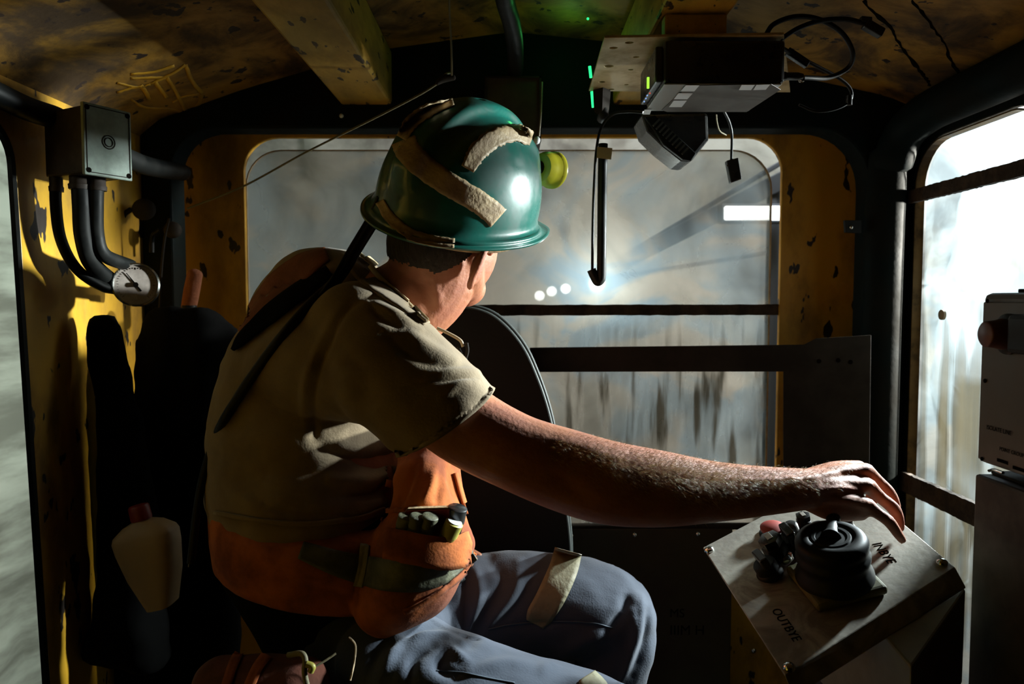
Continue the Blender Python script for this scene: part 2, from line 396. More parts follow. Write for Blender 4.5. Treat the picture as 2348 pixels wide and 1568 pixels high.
def ridges(co, no, lines):
    """push cloth folds, seams, tendons in or out: lines = [(pixel path, width px, height m)], side facing the camera only"""
    px, py = proj(co); face = no[:, 1] < .15; d_all = np.zeros(len(co))
    for path, wd, amp in lines:
        q = np.array(cr(path, 8)); best = np.full(len(co), 1e9); tt = np.zeros(len(co))
        sel = face & (px > q[:, 0].min() - 4 * wd) & (px < q[:, 0].max() + 4 * wd) & (py > q[:, 1].min() - 4 * wd) & (py < q[:, 1].max() + 4 * wd)
        ii = np.where(sel)[0]
        if not len(ii): continue
        for k in range(len(q) - 1):
            a, b = q[k], q[k + 1]; ab = b - a; L2 = (ab ** 2).sum() + 1e-9
            t = np.clip(((px[ii] - a[0]) * ab[0] + (py[ii] - a[1]) * ab[1]) / L2, 0, 1)
            d = np.hypot(px[ii] - a[0] - t * ab[0], py[ii] - a[1] - t * ab[1])
            up = d < best[ii]; tt[ii[up]] = (k + t[up]) / (len(q) - 1); best[ii] = np.minimum(best[ii], d)
        d_all += amp * np.exp(-(best / wd) ** 2) * np.where(tt > 0, np.sin(np.pi * np.clip(tt, .08, .92)) ** .6, .4) * (best < 1e8)
    return co + no * d_all[:, None]
def wob(co, no, sc, amp, st=(1, 1, 1)):
    d = np.array([noise.noise(Vector((c[0] * sc * st[0], c[1] * sc * st[1], c[2] * sc * st[2]))) for c in co])
    return co + no * (d * amp)[:, None]
def bvh_of(*obs):
    V = []; Fc = []
    for o in obs:
        k = len(V); mw = o.matrix_world; V += [o.matrix_basis @ v.co if not o.parent else v.co.copy() for v in o.data.vertices]; Fc += [tuple(i + k for i in p.vertices) for p in o.data.polygons]
    return BVHTree.FromPolygons(V, Fc)
EYE = Vector((0, 0, CZ))
def strip(name, bvh, path, width, mat, parent=None, off=.0015, th=.0015, cols=4, k=10, ragged=0):
    """a band laid on a surface and following it"""
    q = cr([tuple(p) for p in path], k); V = []; Fc = []; lastd = None; rows = 0; wv = isinstance(width, (list, tuple))
    for i, p in enumerate(q):
        t = q[min(i + 1, len(q) - 1)] - q[max(i - 1, 0)]; t = t[:2] / (np.hypot(*t[:2]) + 1e-9); nrm = np.array([-t[1], t[0]])
        ww = np.interp(i / (len(q) - 1), np.linspace(0, 1, len(width)), width) if wv else width
        for c in range(cols + 1):
            s = (c / cols - .5) * ww
            if ragged and c in (0, cols): s += random.uniform(-ragged, ragged)
            x, y = p[:2] + nrm * s; d = ray(x, y).normalized()
            h = bvh.ray_cast(EYE, d)
            if h[0] is not None and (lastd is None or abs(h[3] - lastd) < .25): lastd = h[3]; V.append(h[0] + h[1] * off)
            else: V.append(EYE + d * ((lastd or 1.2) - off))
        rows += 1
    m = cols + 1
    for i in range(rows - 1):
        for c in range(cols): Fc.append((i * m + c, i * m + c + 1, (i + 1) * m + c + 1, (i + 1) * m + c))
    o = obj(name, V, Fc, mat, parent, True); so = o.modifiers.new('solid', 'SOLIDIFY'); so.thickness = th; so.offset = 0
    return o
def screw(c, axis, r, mat, parent, name='screw'):
    return lathe(name, c, axis, [(r, 0), (r, r * .35), (r * .8, r * .7), (r * .4, r * .9), (.0004, r)], mat, parent, 14)

# ================================================================== THE CAB SHELL
zc = lambda z: z + CZ
YB = 1.85
XL, XR = -.84, .90
prof = [(XL, .30), (XL, .37), (-.80, .405), (-.6, .475), (-.3, .56), (0, .60), (.3, .57), (.6, .51), (.84, .46), (XR, .435), (XR, .30)]
def ceil_z(x): return float(np.interp(x, [p[0] for p in prof[1:-1]], [p[1] for p in prof[1:-1]]))
V = []; Fc = []
xs = np.linspace(XL, XR, 40); pr = [(x, ceil_z(x)) for x in xs]
for y in (-.6, YB):
    V += [Vector((x, y, zc(z))) for x, z in pr] + [Vector((x, y, zc(z) + .03)) for x, z in pr]
n = len(pr); K = 2 * n
for i in range(n - 1):
    Fc += [(i, i + 1, i + 1 + K, i + K), (n + i, n + i + K, n + i + 1 + K, n + i + 1)]
    Fc += [(i, n + i, n + i + 1, i + 1), (K + i, K + i + 1, K + n + i + 1, K + n + i)]
Fc += [(0, K, K + n, n), (n - 1, 2 * n - 1, K + 2 * n - 1, K + n - 1)]
ceiling = struct(autosm(obj('ceiling', V, Fc, m_ceil)))
# back wall with its rounded window
wx0, wz1 = XZ(558, 316, YB); wx1, _ = XZ(1795, 316, YB); _, wz0 = XZ(1200, 1225, YB)
outer = [(XL - .05, 0), (XR + .05, 0), (XR + .05, zc(.62)), (XL - .05, zc(.62))]
wall_back = struct(prism('wall_back', outer, [rrect(wx0, wz0, wx1, wz1, .085)], lambda u, v: Vector((u, YB, v)), (0, .014, 0), m_yelwall, b=.003))
# right wall
ry0, ry1 = 1.25, 1.667
wall_right = struct(prism('wall_right', [(-.6, 0), (YB, 0), (YB, zc(.44)), (-.6, zc(.44))], [rrect(ry0, zc(-.80), ry1, zc(.347), .10)],
                          lambda u, v: Vector((XR, u, v)), (.016, 0, 0), m_dark, b=.003))
wall_left = struct(prism('wall_left', [(-.6, 0), (YB, 0), (YB, zc(.38)), (-.6, zc(.38))], [rrect(.92, .15, 1.262, zc(.30), .07)],
                         lambda u, v: Vector((XL, u + (max(0, zc(.30) - v) * .045 if 1.1 < u < 1.3 else 0), v)), (-.006, 0, 0), m_yelwall, b=.005))
struct(box('wall_front', (XL - .05, -.64, 0), (XR + .05, -.6, zc(.62)), m_dark, b=0))
struct(box('floor', (XL - .05, -.64, -.05), (XR + .05, YB + .03, 0), m_floor, b=0))
# edging round the left doorway: worn bare lip
rim = rrect(.92, .15, 1.262, zc(.30), .07)
rim_in = rrect(.93, .16, 1.252, zc(.29), .062)
struct(prism('trim_1', rim, [rim_in], lambda u, v: Vector((XL + .001, u + (max(0, zc(.30) - v) * .045 if u > 1.1 else 0), v)), (-.008, 0, 0), m_black))
# dark portal frame in front of the back wall, and rolled edge along the right side
top = [(x, zc(ceil_z(x)) + .01) for x in np.linspace(XR, XL, 24)]
port = [(XL, 0), (XR, 0)] + top
inner = rrect(-.770, .02, .808, zc(.388), (.13, .10, .02, .02), 10)
struct(prism('trim_2', port, [inner], lambda u, v: Vector((u, 1.69, v)), (0, .07, 0), m_dark, b=.02))
struct(tube('trim_3', [(.845, 1.69, .02), (.845, 1.69, zc(.2)), (.85, 1.67, zc(.31)), (.865, 1.60, zc(.385)), (.868, 1.3, zc(.395)), (.868, .3, zc(.395))], .042, m_dark, n=20))
# right window rim: bare worn edge
rw = rrect(ry0 + .005, zc(-.795), ry1 - .003, zc(.343), .097); rwi = rrect(ry0 + .008, zc(-.792), ry1 - .006, zc(.340), .094)
struct(prism('trim_4', rw, [rwi], lambda u, v: Vector((XR - .002, u, v)), (.02, 0, 0), m_rim))
# roof beams
for x0, x1, nm in ((-.385, -.27, 'roof_beam'), (.227, .335, 'roof_beam')):
    o = struct(box(nm, (x0, .2, zc(.44)), (x1, 1.70, zc(ceil_z(x1) - .004)), m_beam, b=.006))
# scratched drawing and cracks on the ceiling
bc = bvh_of(ceiling)
for path, wd in [([(268, 190), (318, 200), (345, 192)], 5), ([(345, 192), (400, 165), (425, 148)], 6), ([(425, 148), (440, 185), (463, 215)], 10),
                 ([(463, 215), (455, 238), (435, 262)], 9), ([(435, 262), (390, 250), (335, 246), (300, 228)], 5), ([(322, 195), (335, 212), (342, 228)], 10),
                 ([(355, 188), (368, 205), (382, 224)], 10), ([(382, 176), (400, 205), (418, 240), (430, 260)], 9), ([(268, 212), (300, 202), (325, 198)], 5),
                 ([(300, 170), (350, 165), (400, 150)], 6), ([(300, 180), (340, 178), (380, 178)], 6), ([(395, 234), (420, 222), (455, 214)], 4)]:
    strip('scraped_mark', bc, path, wd, m_yel, ceiling, .0006, .0006, 2, 6, ragged=.6)
for path in ([(1985, 0), (2000, 25), (2045, 60), (2052, 90), (2085, 135), (2110, 165), (2128, 180), (2135, 197)], [(2090, 0), (2110, 20), (2135, 60), (2165, 100), (2180, 135), (2196, 166)]):
    strip('crack', bc, [(x + random.uniform(-4, 4), y) for x, y in path], 6, m_ink, ceiling, .0006, .0006, 2, 5, ragged=2.5)

# ---- windows
win = box('window_1', (wx0 - .004, YB + .010, wz0), (wx0 - .001, YB + .016, wz0 + .3), m_rust, b=0); struct(win)
sx0, sz1 = XZ(566, 346, YB + .035); sx1, _ = XZ(1768, 346, YB + .035)
sheet = prism('glass_sheet', rrect(sx0, wz0 - .02, sx1, sz1, (.10, .09, .01, .01)), [], lambda u, v: Vector((u, YB + .022, v)), (0, .004, 0), m_paneB, win)
edge = prism('sheet_edge', rrect(sx0, wz0 - .02, sx1, sz1, (.10, .09, .01, .01)), [rrect(sx0 + .0025, wz0 - .018, sx1 - .0035, sz1 - .0025, (.098, .088, .009, .009))], lambda u, v: Vector((u, YB + .0205, v)), (0, .007, 0), m_tape, win)
def rbar(name, a, b, hw, th, mat, label, cat='bar', seg=60, parent=None):
    """a bar with flaky rusted edges between two points; hw half height (z)"""
    a = Vector(a); b = Vector(b); V = []; d = (b - a).normalized(); nrm = d.cross(Vector((0, 0, 1))).normalized()
    for i in range(seg + 1):
        c = a.lerp(b, i / seg); u = hw + random.uniform(-.0008, .0008); l = hw + random.uniform(-.0008, .0008)
        V += [c + Vector((0, 0, u)) - nrm * th, c + Vector((0, 0, u)) + nrm * th, c - Vector((0, 0, l)) + nrm * th, c - Vector((0, 0, l)) - nrm * th]
    Fc = [(i * 4 + j, i * 4 + (j + 1) % 4, i * 4 + 4 + (j + 1) % 4, i * 4 + 4 + j) for i in range(seg) for j in range(4)] + [(3, 2, 1, 0), tuple(seg * 4 + j for j in range(4))]
    o = obj(name, V, Fc, mat, parent); 
    if label: tag(o, label, cat)
    return o
rbar('window_bar', P(556, 712, YB + .012), P(1797, 710, YB + .012), .0135, .005, m_rust, 'thin rusty bar across the middle of the rear window')
win2 = struct(box('window_2', (XR + .02, ry0, zc(-.68)), (XR + .028, ry0 + .01, zc(.2)), m_rust, b=0))
prism('glass_sheet', rrect(ry0, zc(-.795), ry1 - .018, zc(.340), .09), [], lambda u, v: Vector((XR + .016, u, v)), (.004, 0, 0), m_paneR, win2)
rbar('window_bar', (XR - .004, ry1 + .01, zc(.232)), (XR - .004, ry0, zc(.232)), .0145, .006, m_rust, 'upper rusty bar across the bright right window')
rbar('window_bar', (XR - .004, ry1 + .01, zc(-.412)), (XR - .004, ry0, zc(-.412)), .022, .006, m_rust, 'lower rusty bar across the right window near the hand')
hb = lathe('rubber_bung', (XR + .029, P(2160, 722, 1.55).y, 0) and Vector((XR + .016, .9 * F / (2160 - 1174) * 1.015, zc(-.030))), (-1, 0, 0), [(.011, 0), (.011, .005), (.004, .007)], m_tag, win2, 16)

# ---- metal strap across the rear window with its sheet at the right
Y = 1.64
ol = [XZ(x, y, Y) for x, y in [(1215, 797), (1500, 794), (1845, 790), (1872, 776), (1998, 768), (1992, 1215), (1797, 1215), (1797, 852), (1500, 852), (1215, 853)]]
g = thing('guard_plate', 'dark steel strap and plate bolted across the rear window beside the corner post', 'metal plate', (0, Y, 0))
prism('plate', ol, [], lambda u, v: Vector((u, Y, v)), (0, .004, 0), m_steel_dark, g, b=.001)
for x, y in ((1878, 828), (1922, 826), (1950, 830)): lathe('bolt_hole', P(x, y, Y - .0005), (0, -1, 0), [(.005, 0), (.005, .0008)], m_ink, g, 12)
# lower panel under the window
pn = thing('lower_panel', 'dark olive metal panel with a rolled top lip below the rear window', 'metal panel', (0, 1.77, 0))
x0, zt = XZ(1170, 1210, 1.76); x1, _ = XZ(1681, 1210, 1.76)
box('sheet', (x0, 1.76, .05), (x1, 1.775, zt), m_panel, pn, .004)
tube('rolled_lip', [(x0, 1.768, zt), ((x0 + x1) / 2, 1.768, zt + .001), (XZ(1790, 1200, 1.76)[0], 1.768, zt + .002)], .0085, m_steel_dark, pn, 12)
for x, y in ((1455, 1226), (1600, 1224), (1310, 1228)): screw(P(x, y, 1.759), (0, -1, 0), .006, m_chrome, pn)
def text(body, loc, X, Yv, size, mat, parent, name='lettering'):
    c = bpy.data.curves.new(name, 'FONT'); c.body = body; c.size = size; c.extrude = .00012; c.materials.append(mat); c.align_x = 'LEFT'
    o = bpy.data.objects.new(name, c); COL.objects.link(o)
    X = Vector(X).normalized(); Z = X.cross(Vector(Yv)).normalized(); Yq = Z.cross(X)
    m = Matrix((X, Yq, Z)).transposed().to_4x4(); m.translation = Vector(loc)
    o.matrix_basis = m
    bpy.context.view_layer.update()
    me = bpy.data.meshes.new_from_object(o.evaluated_get(bpy.context.evaluated_depsgraph_get())); me.transform(m)
    n = bpy.data.objects.new(name, me); COL.objects.link(n); bpy.data.objects.remove(o)
    if parent: n.parent = parent; n.matrix_parent_inverse = parent.matrix_world.inverted()
    return n
text('MS', P(1535, 1415, 1.7595), (1, 0, 0), (0, 0, 1), .030, m_ink, pn)
text('IIIM H', P(1535, 1455, 1.7595), (1, 0, 0), (0, 0, 1), .034, m_ink, pn)
tag(screw(P(1727, 1491, YB), (0, -1, 0), .007, m_chrome, None, 'bolt'), 'small round bolt low on the yellow strip beside the console', 'bolt')
tag(screw(P(783, 266, 1.69), (0, -1, 0), .0048, m_paper, None, 'bolt'), 'tiny bright bolt head on the dark frame beside the roof beam', 'bolt')
br = thing('wall_bracket', 'small black bracket with a bright screw on the yellow rear wall', 'bracket', P(1955, 520, 1.69))
prism('tab', [XZ(x, y, 1.685) for x, y in ((1936, 505), (1975, 505), (1975, 535), (1938, 533))], [], lambda u, v: Vector((u, 1.682, v)), (0, .01, 0), m_black, br, b=.001)
screw(P(1952, 521, 1.681), (0, -1, 0), .005, m_chrome, br)

# ================================================================== LEFT SIDE: junction box, hoses, gauge
d = Vector((.48, .877, 0)); nx = Vector((.877, -.48, 0)); up = Vector((0, 0, 1))
c0 = (P(200, 316, 1.25) + P(290, 337, 1.32)) / 2
jb = thing('junction_box', 'square junction box with a grey-green lid high on the left wall', 'junction box', c0 - nx * .06)
obox('housing', c0 - nx * .060, d, nx, up, (.040, .057, .056), m_boxgrey, jb, .004)
lid = obox('lid', c0 - nx * .001, d, nx, up, (.043, .004, .060), m_lid, jb, .002)
for a in (-1, 1):
    for b in (-1, 1):
        lathe('screw', c0 + nx * .003 + d * (.036 * a) + up * (.052 * b), nx, [(.0045, 0), (.0045, .0008)], m_ink, lid, 12)
for r in (.008, .012):
    V, Fc = lathe_geo(c0 + nx * .0032, nx, [(r, 0), (r, .001), (r - .0015, .001), (r - .0015, 0)], 24)
    obj('embossed_ring', V, Fc[:-2], m_steel_dark, lid)
o = obj('lid_groove', *merge([gbox(c0 + nx * .0032 + d * (.0385 * s), d, nx, up, .0007, .0006, .055) for s in (-1, 1)] + [gbox(c0 + nx * .0032 + up * (.055 * s), d, nx, up, .0385, .0006, .0007) for s in (-1, 1)]), m_steel_dark, lid)
hoses = [([(128, 400, 1.31), (128, 470, 1.31), (140, 550, 1.32), (175, 615, 1.34), (230, 655, 1.37), (272, 665, 1.41)], .0095, 'thinnest black hose curving down from the junction box, outermost'),
         ([(183, 395, 1.30), (187, 470, 1.30), (192, 545, 1.31), (212, 605, 1.34), (262, 650, 1.42)], .0150, 'thick glossy black hose in the middle below the junction box'),
         ([(222, 398, 1.31), (220, 470, 1.31), (222, 540, 1.32), (240, 585, 1.34), (300, 610, 1.42)], .0125, 'black hose bending to the gauge, nearest the corner')]
for pth, r, lb in hoses:
    t = thing('hose', lb, 'hose', P(*pth[0]), 'hoses below the junction box')
    tube('hose_body', PT(pth), r, m_black, t, 16)
    p0 = P(*pth[0]); lathe('gland', p0 - up * .03, up, [(r * 1.25, 0), (r * 1.3, .008), (r * 1.15, .01), (r * 1.15, .035)], m_boxgrey, t, 8)
tag(tube('conduit', PT([(-30, 205, 1.19), (60, 248, 1.26), (130, 272, 1.31), (185, 300, 1.38)]), .020, m_black, n=16), 'fat black conduit running under the ceiling left of the junction box', 'conduit')
tag(tube('conduit', PT([(262, 350, 1.40), (330, 378, 1.50), (385, 390, 1.60), (418, 395, 1.72)]), .019, m_black, n=16), 'fat black conduit leaving the junction box towards the rear corner', 'conduit')
gc = P(312, 653, 1.40); gn = Vector((.38, -1, .10)).normalized()
gg = thing('pressure_gauge', 'round pressure gauge with a pale dial and steel rim', 'gauge', gc)
lathe('case', gc, gn, [(.012, -.04), (.030, -.035), (.040, -.022), (.0415, 0), (.0415, .004), (.0385, .006), (.0365, .002)], m_chrome, gg, 40)
lathe('dial', gc, gn, [(.0368, -.004), (.0368, .0022)], m_gauge, gg, 40)
ga, _, gb = frame_from(gn)
geos = []
for i in range(31):
    a = math.radians(-225 + 270 * i / 30 + 90 - 90)
    dv = Vector((1, 0, 0)) * math.cos(a) + up * math.sin(a) * -1
    dv = (dv - gn * dv.dot(gn)).normalized(); L = .004 if i % 5 == 0 else .002
    geos.append(gbox(gc + gn * .0026 + dv * (.0325 - L / 2), dv, gn, dv.cross(gn), L / 2, .0003, .0003))
obj('scale_marks', *merge(geos), m_ink, gg)
nd = (Vector((-.62, 0, .78)) - gn * (Vector((-.62, 0, .78)).dot(gn))).normalized()
V, Fc = gbox(gc + gn * .0028 + nd * .006, nd, gn, nd.cross(gn), .021, .0005, .0016); V[4:] = [v.lerp(gc + gn * .004 + nd * .027, .55) for v in V[4:]]
obj('needle', V, Fc, m_ink, gg); lathe('hub', gc + gn * .003, gn, [(.0045, 0), (.0045, .003)], m_ink, gg, 16)
lathe('stem', gc - gn * .04, -gn, [(.012, -.01), (.012, .05), (.015, .05), (.015, .10)], m_black, gg, 16)
# valves in the corner
for px, py, Yv, lb, s in ((330, 480, 1.62, 'small round valve handle against the yellow left wall', 1), (396, 527, 1.66, 'small round valve knob lower down in the dark corner', .8)):
    c = P(px, py, Yv); t = thing('valve', lb, 'valve', c)
    lathe('knob', c, (.35, -1, .1), [(.008, -.03), (.012, -.02), (.021 * s, -.012), (.024 * s, 0), (.020 * s, .008), (.006, .012)], m_steel_dark, t, 20)
    tube('stem', [c, c + Vector((-.03, .03, .005)), c + Vector((-.05, .06, -.01))], .007, m_black, t)
    tube('lever', [c + Vector((-.028, 0, .0)), c + Vector((-.045, 0, -.015)), c + Vector((-.048, 0, -.05))], .0055, m_black, t)
tag(tube('thin_rod', PT([(388, 500, 1.62), (378, 545, 1.62), (370, 620, 1.62), (366, 710, 1.62)]), .0028, m_steel_dark), 'thin upright grey rod hanging in the dark corner beside the gauge', 'rod')
tag(tube('thin_rod', PT([(368, 862, 1.55), (371, 876, 1.55), (373, 888, 1.55)]), .0026, m_chrome), 'short bright hook glinting low in the dark corner', 'hook')
wh = thing('tool_handle', 'upright reddish wooden tool handle in the dark corner', 'tool', P(440, 665, 1.64))
obj('grip', *loft_geo([(447, 628, 1.64, 17, .014), (440, 665, 1.64, 18, .015), (433, 705, 1.64, 17, .014)], 16), m_vestred, wh, True)
lathe('ferrule', P(434, 700, 1.62), (0, 0, -1), [(.016, 0), (.016, .02), (.01, .06), (.008, .5)], m_black, wh, 14)
# black shapes added to make the corner dark
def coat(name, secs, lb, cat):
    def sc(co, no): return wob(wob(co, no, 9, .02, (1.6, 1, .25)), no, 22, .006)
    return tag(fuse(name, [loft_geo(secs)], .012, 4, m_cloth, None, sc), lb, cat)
coat('dark_filler', [(238, 722, 1.42, 44, .02), (245, 790, 1.42, 52, .03), (262, 900, 1.42, 52, .03), (285, 1100, 1.42, 66, .035), (300, 1350, 1.42, 85, .04), (300, 1500, 1.42, 110, .04)], 'black shape added to darken the corner below the gauge', 'dark shape')
coat('dark_filler', [(450, 730, 1.56, 112, .03), (430, 800, 1.55, 125, .04), (425, 1000, 1.55, 128, .05), (410, 1350, 1.55, 140, .05), (400, 1560, 1.55, 150, .05)], 'wide black shape added to darken the rear corner behind the man', 'dark shape')
# jug
jc = P(350, 1290, 1.34); ju = (P(318, 1185, 1.30) - P(372, 1400, 1.30)).normalized(); jr = Vector((ju.z, 0, -ju.x)).normalized(); jf = ju.cross(jr)
jg = thing('plastic_jug', 'cream plastic jug with a red cap tilted in the shadow behind the man', 'jug', P(375, 1420, 1.3))
rows = [(h * .86 + .004, a * .86, b * .86) for h, a, b in [(-.10, .020, .030), (-.098, .026, .036), (-.03, .052, .038), (.03, .064, .040), (.055, .066, .040), (.066, .062, .036), (.082, .040, .028), (.090, .020, .02), (.10, .017, .017)]]
V = []; Fc = []
for h, a, b in rows:
    for i in range(28):
        t = 2 * math.pi * i / 28; cs, sn = math.cos(t), math.sin(t); e = .55 if h < .08 else 1
        V.append(jc + ju * h + jr * (a * math.copysign(abs(cs) ** e, cs)) + jf * (b * math.copysign(abs(sn) ** e, sn)))
for k in range(len(rows) - 1):
    for i in range(28): j = (i + 1) % 28; Fc.append((k * 28 + i, k * 28 + j, (k + 1) * 28 + j, (k + 1) * 28 + i))
Fc += [tuple(range(28))[::-1], tuple(range(8 * 28, 9 * 28))]
autosm(obj('body', V, Fc, m_jug, jg), 50)
V, Fc = lathe_geo(jc + ju * .083, ju, [(.018, 0), (.0185, .003), (.018, .024), (.016, .027)], 32)
autosm(obj('cap', V, Fc, m_red, jg), 40)

# ================================================================== ROOF ITEMS
# cords
tag(tube('cord', PT([(430, 478, 1.66), (556, 428, 1.62), (700, 350, 1.56), (850, 275, 1.50), (960, 218, 1.46), (1012, 186, 1.45)]), .0021, m_cord), 'slack brown cord strung from the left corner to the roof clamp', 'cord')
tag(tube('cord', PT([(1029, -40, 1.25), (1031, 40, 1.32), (1035, 110, 1.38), (1036, 172, 1.44)]), .0019, m_cord), 'thin cord hanging straight down from the roof to the clamp', 'cord')
t = thing('cord_clamp', 'small metal clamp where two cords meet above the helmet', 'clamp', P(1020, 183, 1.45))
obj('jaw', *loft_geo([(1003, 190, 1.45, 5, .006), (1018, 180, 1.45, 9, .008), (1040, 178, 1.45, 6, .006)], 12), m_steel_dark, t, True)
tube('hook', PT([(1012, 178, 1.45), (1022, 170, 1.45), (1034, 168, 1.46), (1037, 178, 1.46)]), .0022, m_chrome, t)
tag(tube('hose', PT([(1150, -60, 1.15), (1158, 0, 1.28), (1172, 50, 1.36), (1180, 100, 1.46), (1182, 160, 1.60), (1180, 220, 1.70)]), .0165, m_black, n=18), 'fat dark hose running along the roof above the helmet', 'hose')
# box on the header
t = thing('switch_box', 'dark flat box on the rear header above the helmet', 'box', P(1176, 250, 1.6))
x0, z0 = XZ(1112, 330, 1.62); x1, z1 = XZ(1240, 182, 1.62)
box('housing', (x0, 1.60, z0), (x1, 1.70, z1), m_boxgrey, t, .003)
obj('rim', *merge([gbox(((x0 + x1) / 2, 1.598, z1 - .002), (1, 0, 0), (0, 1, 0), up, (x1 - x0) / 2, .003, .0018), gbox((x1 - .002, 1.598, (z0 + z1) / 2), (1, 0, 0), (0, 1, 0), up, .002, .003, (z1 - z0) / 2), gbox((x0 + .002, 1.598, (z0 + z1) / 2), (1, 0, 0), (0, 1, 0), up, .0015, .003, (z1 - z0) / 2)]), m_steel_dark, t)
t = thing('pull_rod', 'thin bright rod ending in a small white knob beside the helmet', 'rod', P(1232, 320, 1.56))
tube('rod', PT([(1243, 188, 1.58), (1241, 250, 1.57), (1236, 312, 1.56)]), .0018, m_steel, t)
lathe('knob', P(1231, 322, 1.56), (.2, 0, 1), [(.002, -.008), (.006, -.005), (.0072, 0), (.006, .005), (.002, .008)], m_paper, t, 16)
# mounting plate with the radio below it
pz = .400
t = thing('mounting_plate', 'cream drilled plate fixed flat under the right roof beam', 'plate', (.28, 1.25, zc(pz)))
def drill(px, py): 
    d_ = ray(px, py); k = pz / d_.z; return d_.x * k, d_.y * k
holes = []
for px, py, r in ((1443, 98, .0065), (1407, 110, .0065), (1396, 152, .008), (1446, 160, .0045), (1380, 188, .006), (1402, 205, .005), (1459, 131, .005), (1436, 194, .004)):
    hx, hy = drill(px, py); holes.append([(hx + r * math.cos(a), hy + r * .8 * math.sin(a)) for a in np.linspace(0, 2 * math.pi, 17)[:-1]])
(ax_, ay_), (bx_, by_), (cx_, cy_), (dx_, dy_) = drill(1386, 87), drill(1797, 80), drill(1812, 212), drill(1350, 209)
prism('plate', [(ax_, ay_), (bx_, by_), (cx_, cy_), (dx_, dy_)], holes, lambda u, v: Vector((u, v, zc(pz))), (0, 0, .004), m_plate, t, b=.0006)
box('hanger', (.235, 1.16, zc(pz) + .004), (.33, 1.19, zc(.44)), m_beam, t); box('hanger', (.235, 1.36, zc(pz) + .004), (.33, 1.39, zc(.44)), m_beam, t)
r_ = thing('radio_unit', 'black radio with silver labelled underside slung below the cream plate', 'radio', (.32, 1.22, zc(.33)))
R0 = (.232, 1.145, zc(.331)); R1 = (.415, 1.30, zc(.395))
box('case', R0, R1, m_blackplastic, r_, .005)
box('chassis_tray', (R0[0], R0[1] + .002, R0[2] - .0025), (R1[0] - .004, R1[1] + .004, R0[2] - .0002), m_tray, r_, .0008)
zb = R0[2] - .003
def onz(px, py, z):
    d_ = ray(px, py); k = (z - CZ) / d_.z; return Vector((d_.x * k, d_.y * k, z))
def quad_on(name, pts, mat, parent, z=zb, th=-.0006):
    return prism(name, [(onz(x, y, z).x, onz(x, y, z).y) for x, y in pts], [], lambda u, v: Vector((u, v, z)), (0, 0, th), mat, parent)
quad_on('label_plate', [(1578, 196), (1768, 192), (1790, 205), (1712, 256), (1530, 256), (1517, 252)], m_grey, r_)
for q in ([(1573, 195), (1604, 195), (1592, 209), (1560, 209)], [(1556, 213), (1589, 213), (1576, 227), (1545, 227)], [(1545, 230), (1575, 230), (1563, 245), (1534, 245)], [(1701, 194), (1731, 194), (1722, 206), (1694, 206)], [(1735, 194), (1766, 193), (1756, 205), (1727, 206)], [(1478, 251), (1494, 251), (1490, 262), (1474, 262)]):
    quad_on('white_label', q, m_paper, r_, zb - .0008, -.0004)
# front end with leds (left face)
box('end_cover', (R0[0] - .012, R0[1] + .01, R0[2] + .004), (R0[0], R1[1] - .01, R1[2] - .006), m_blackplastic, r_, .003)
xf = R0[0] - .0125
def onx(px, py, x):
    d_ = ray(px, py); k = x / d_.x; return Vector((x, d_.y * k, CZ + d_.z * k))
p = P(1486, 190, 1.17); obox('status_light', p, (1, 0, 0), (0, 1, 0), up, (.0018, .0018, .0085), m_lime, r_, .0005)
for x, y, m_ in ((1490, 214, m_redled), (1484, 219, m_blue), (1481, 226, m_blue), (1477, 233, m_blue)): lathe('indicator', P(x, y, 1.165), (0, -1, 0), [(.0011, 0), (.0011, .001)], m_, r_, 10)
point('status_glow', P(1300, 104, 1.56), .09, (.1, 1, .2), .015)
for (a, b, lb) in (((1352, 152), (1355, 178), 'upper short green light strip beside the cream plate'), ((1357, 210), (1360, 246), 'lower green light strip below the cream plate corner')):
    t = thing('green_indicator', lb, 'light', P(*a, 1.45)); tube('lit_strip', [P(*a, 1.45), P(*b, 1.45)], .0028, m_green, t, 10)
    tube('holder', [P(a[0] + 4, a[1], 1.456), P(b[0] + 4, b[1], 1.456)], .0035, m_blackplastic, t, 8)
tag(lathe('green_indicator', P(1348, 43, 1.5), (0, -1, 0), [(.0026, 0), (.0018, .002)], m_green, None, 10), 'tiny green light dot on the dark roof', 'light')
t = thing('cable_gland', 'pale rectangular connector under the cream plate corner', 'connector', P(1382, 232, 1.42))
obj('body', *loft_geo([(1380, 210, 1.43, 20, .016), (1379, 252, 1.42, 17, .014)], 4), m_steel_dark, t); tube('boot', PT([(1379, 250, 1.42), (1384, 262, 1.42), (1380, 272, 1.44)]), .010, m_black, t)
# lamp/horn below the radio
t = thing('ribbed_speaker', 'black wedge speaker with a ribbed face under the radio', 'speaker', P(1555, 310, 1.42))
Ys = 1.40
sh = [(1470, 258), (1500, 262), (1624, 258), (1626, 320), (1600, 352), (1586, 371), (1562, 368), (1520, 335), (1484, 300)]
prism('housing', [XZ(x, y, Ys) for x, y in sh], [], lambda u, v: Vector((u, Ys, v)), (0, .10, 0), m_blackplastic, t, b=.006)
a0 = P(1492, 276, Ys - .004); a1 = P(1580, 362, Ys - .004); dd = (a1 - a0); rr = Vector((dd.z, 0, -dd.x)).normalized()
prism('face', [XZ(x, y, Ys - .006) for x, y in ((1478, 268), (1502, 264), (1597, 352), (1586, 369), (1565, 366), (1522, 333))], [], lambda u, v: Vector((u, Ys - .008, v)), (0, .010, 0), m_black, t, b=.002)
obj('ribs', *merge([gbox(a0 + dd * (k / 12) + Vector((.003, -.008, .0)), rr, (0, 1, 0), dd.normalized(), .0085, .0025, .0017) for k in range(1, 11)]), m_piping, t)
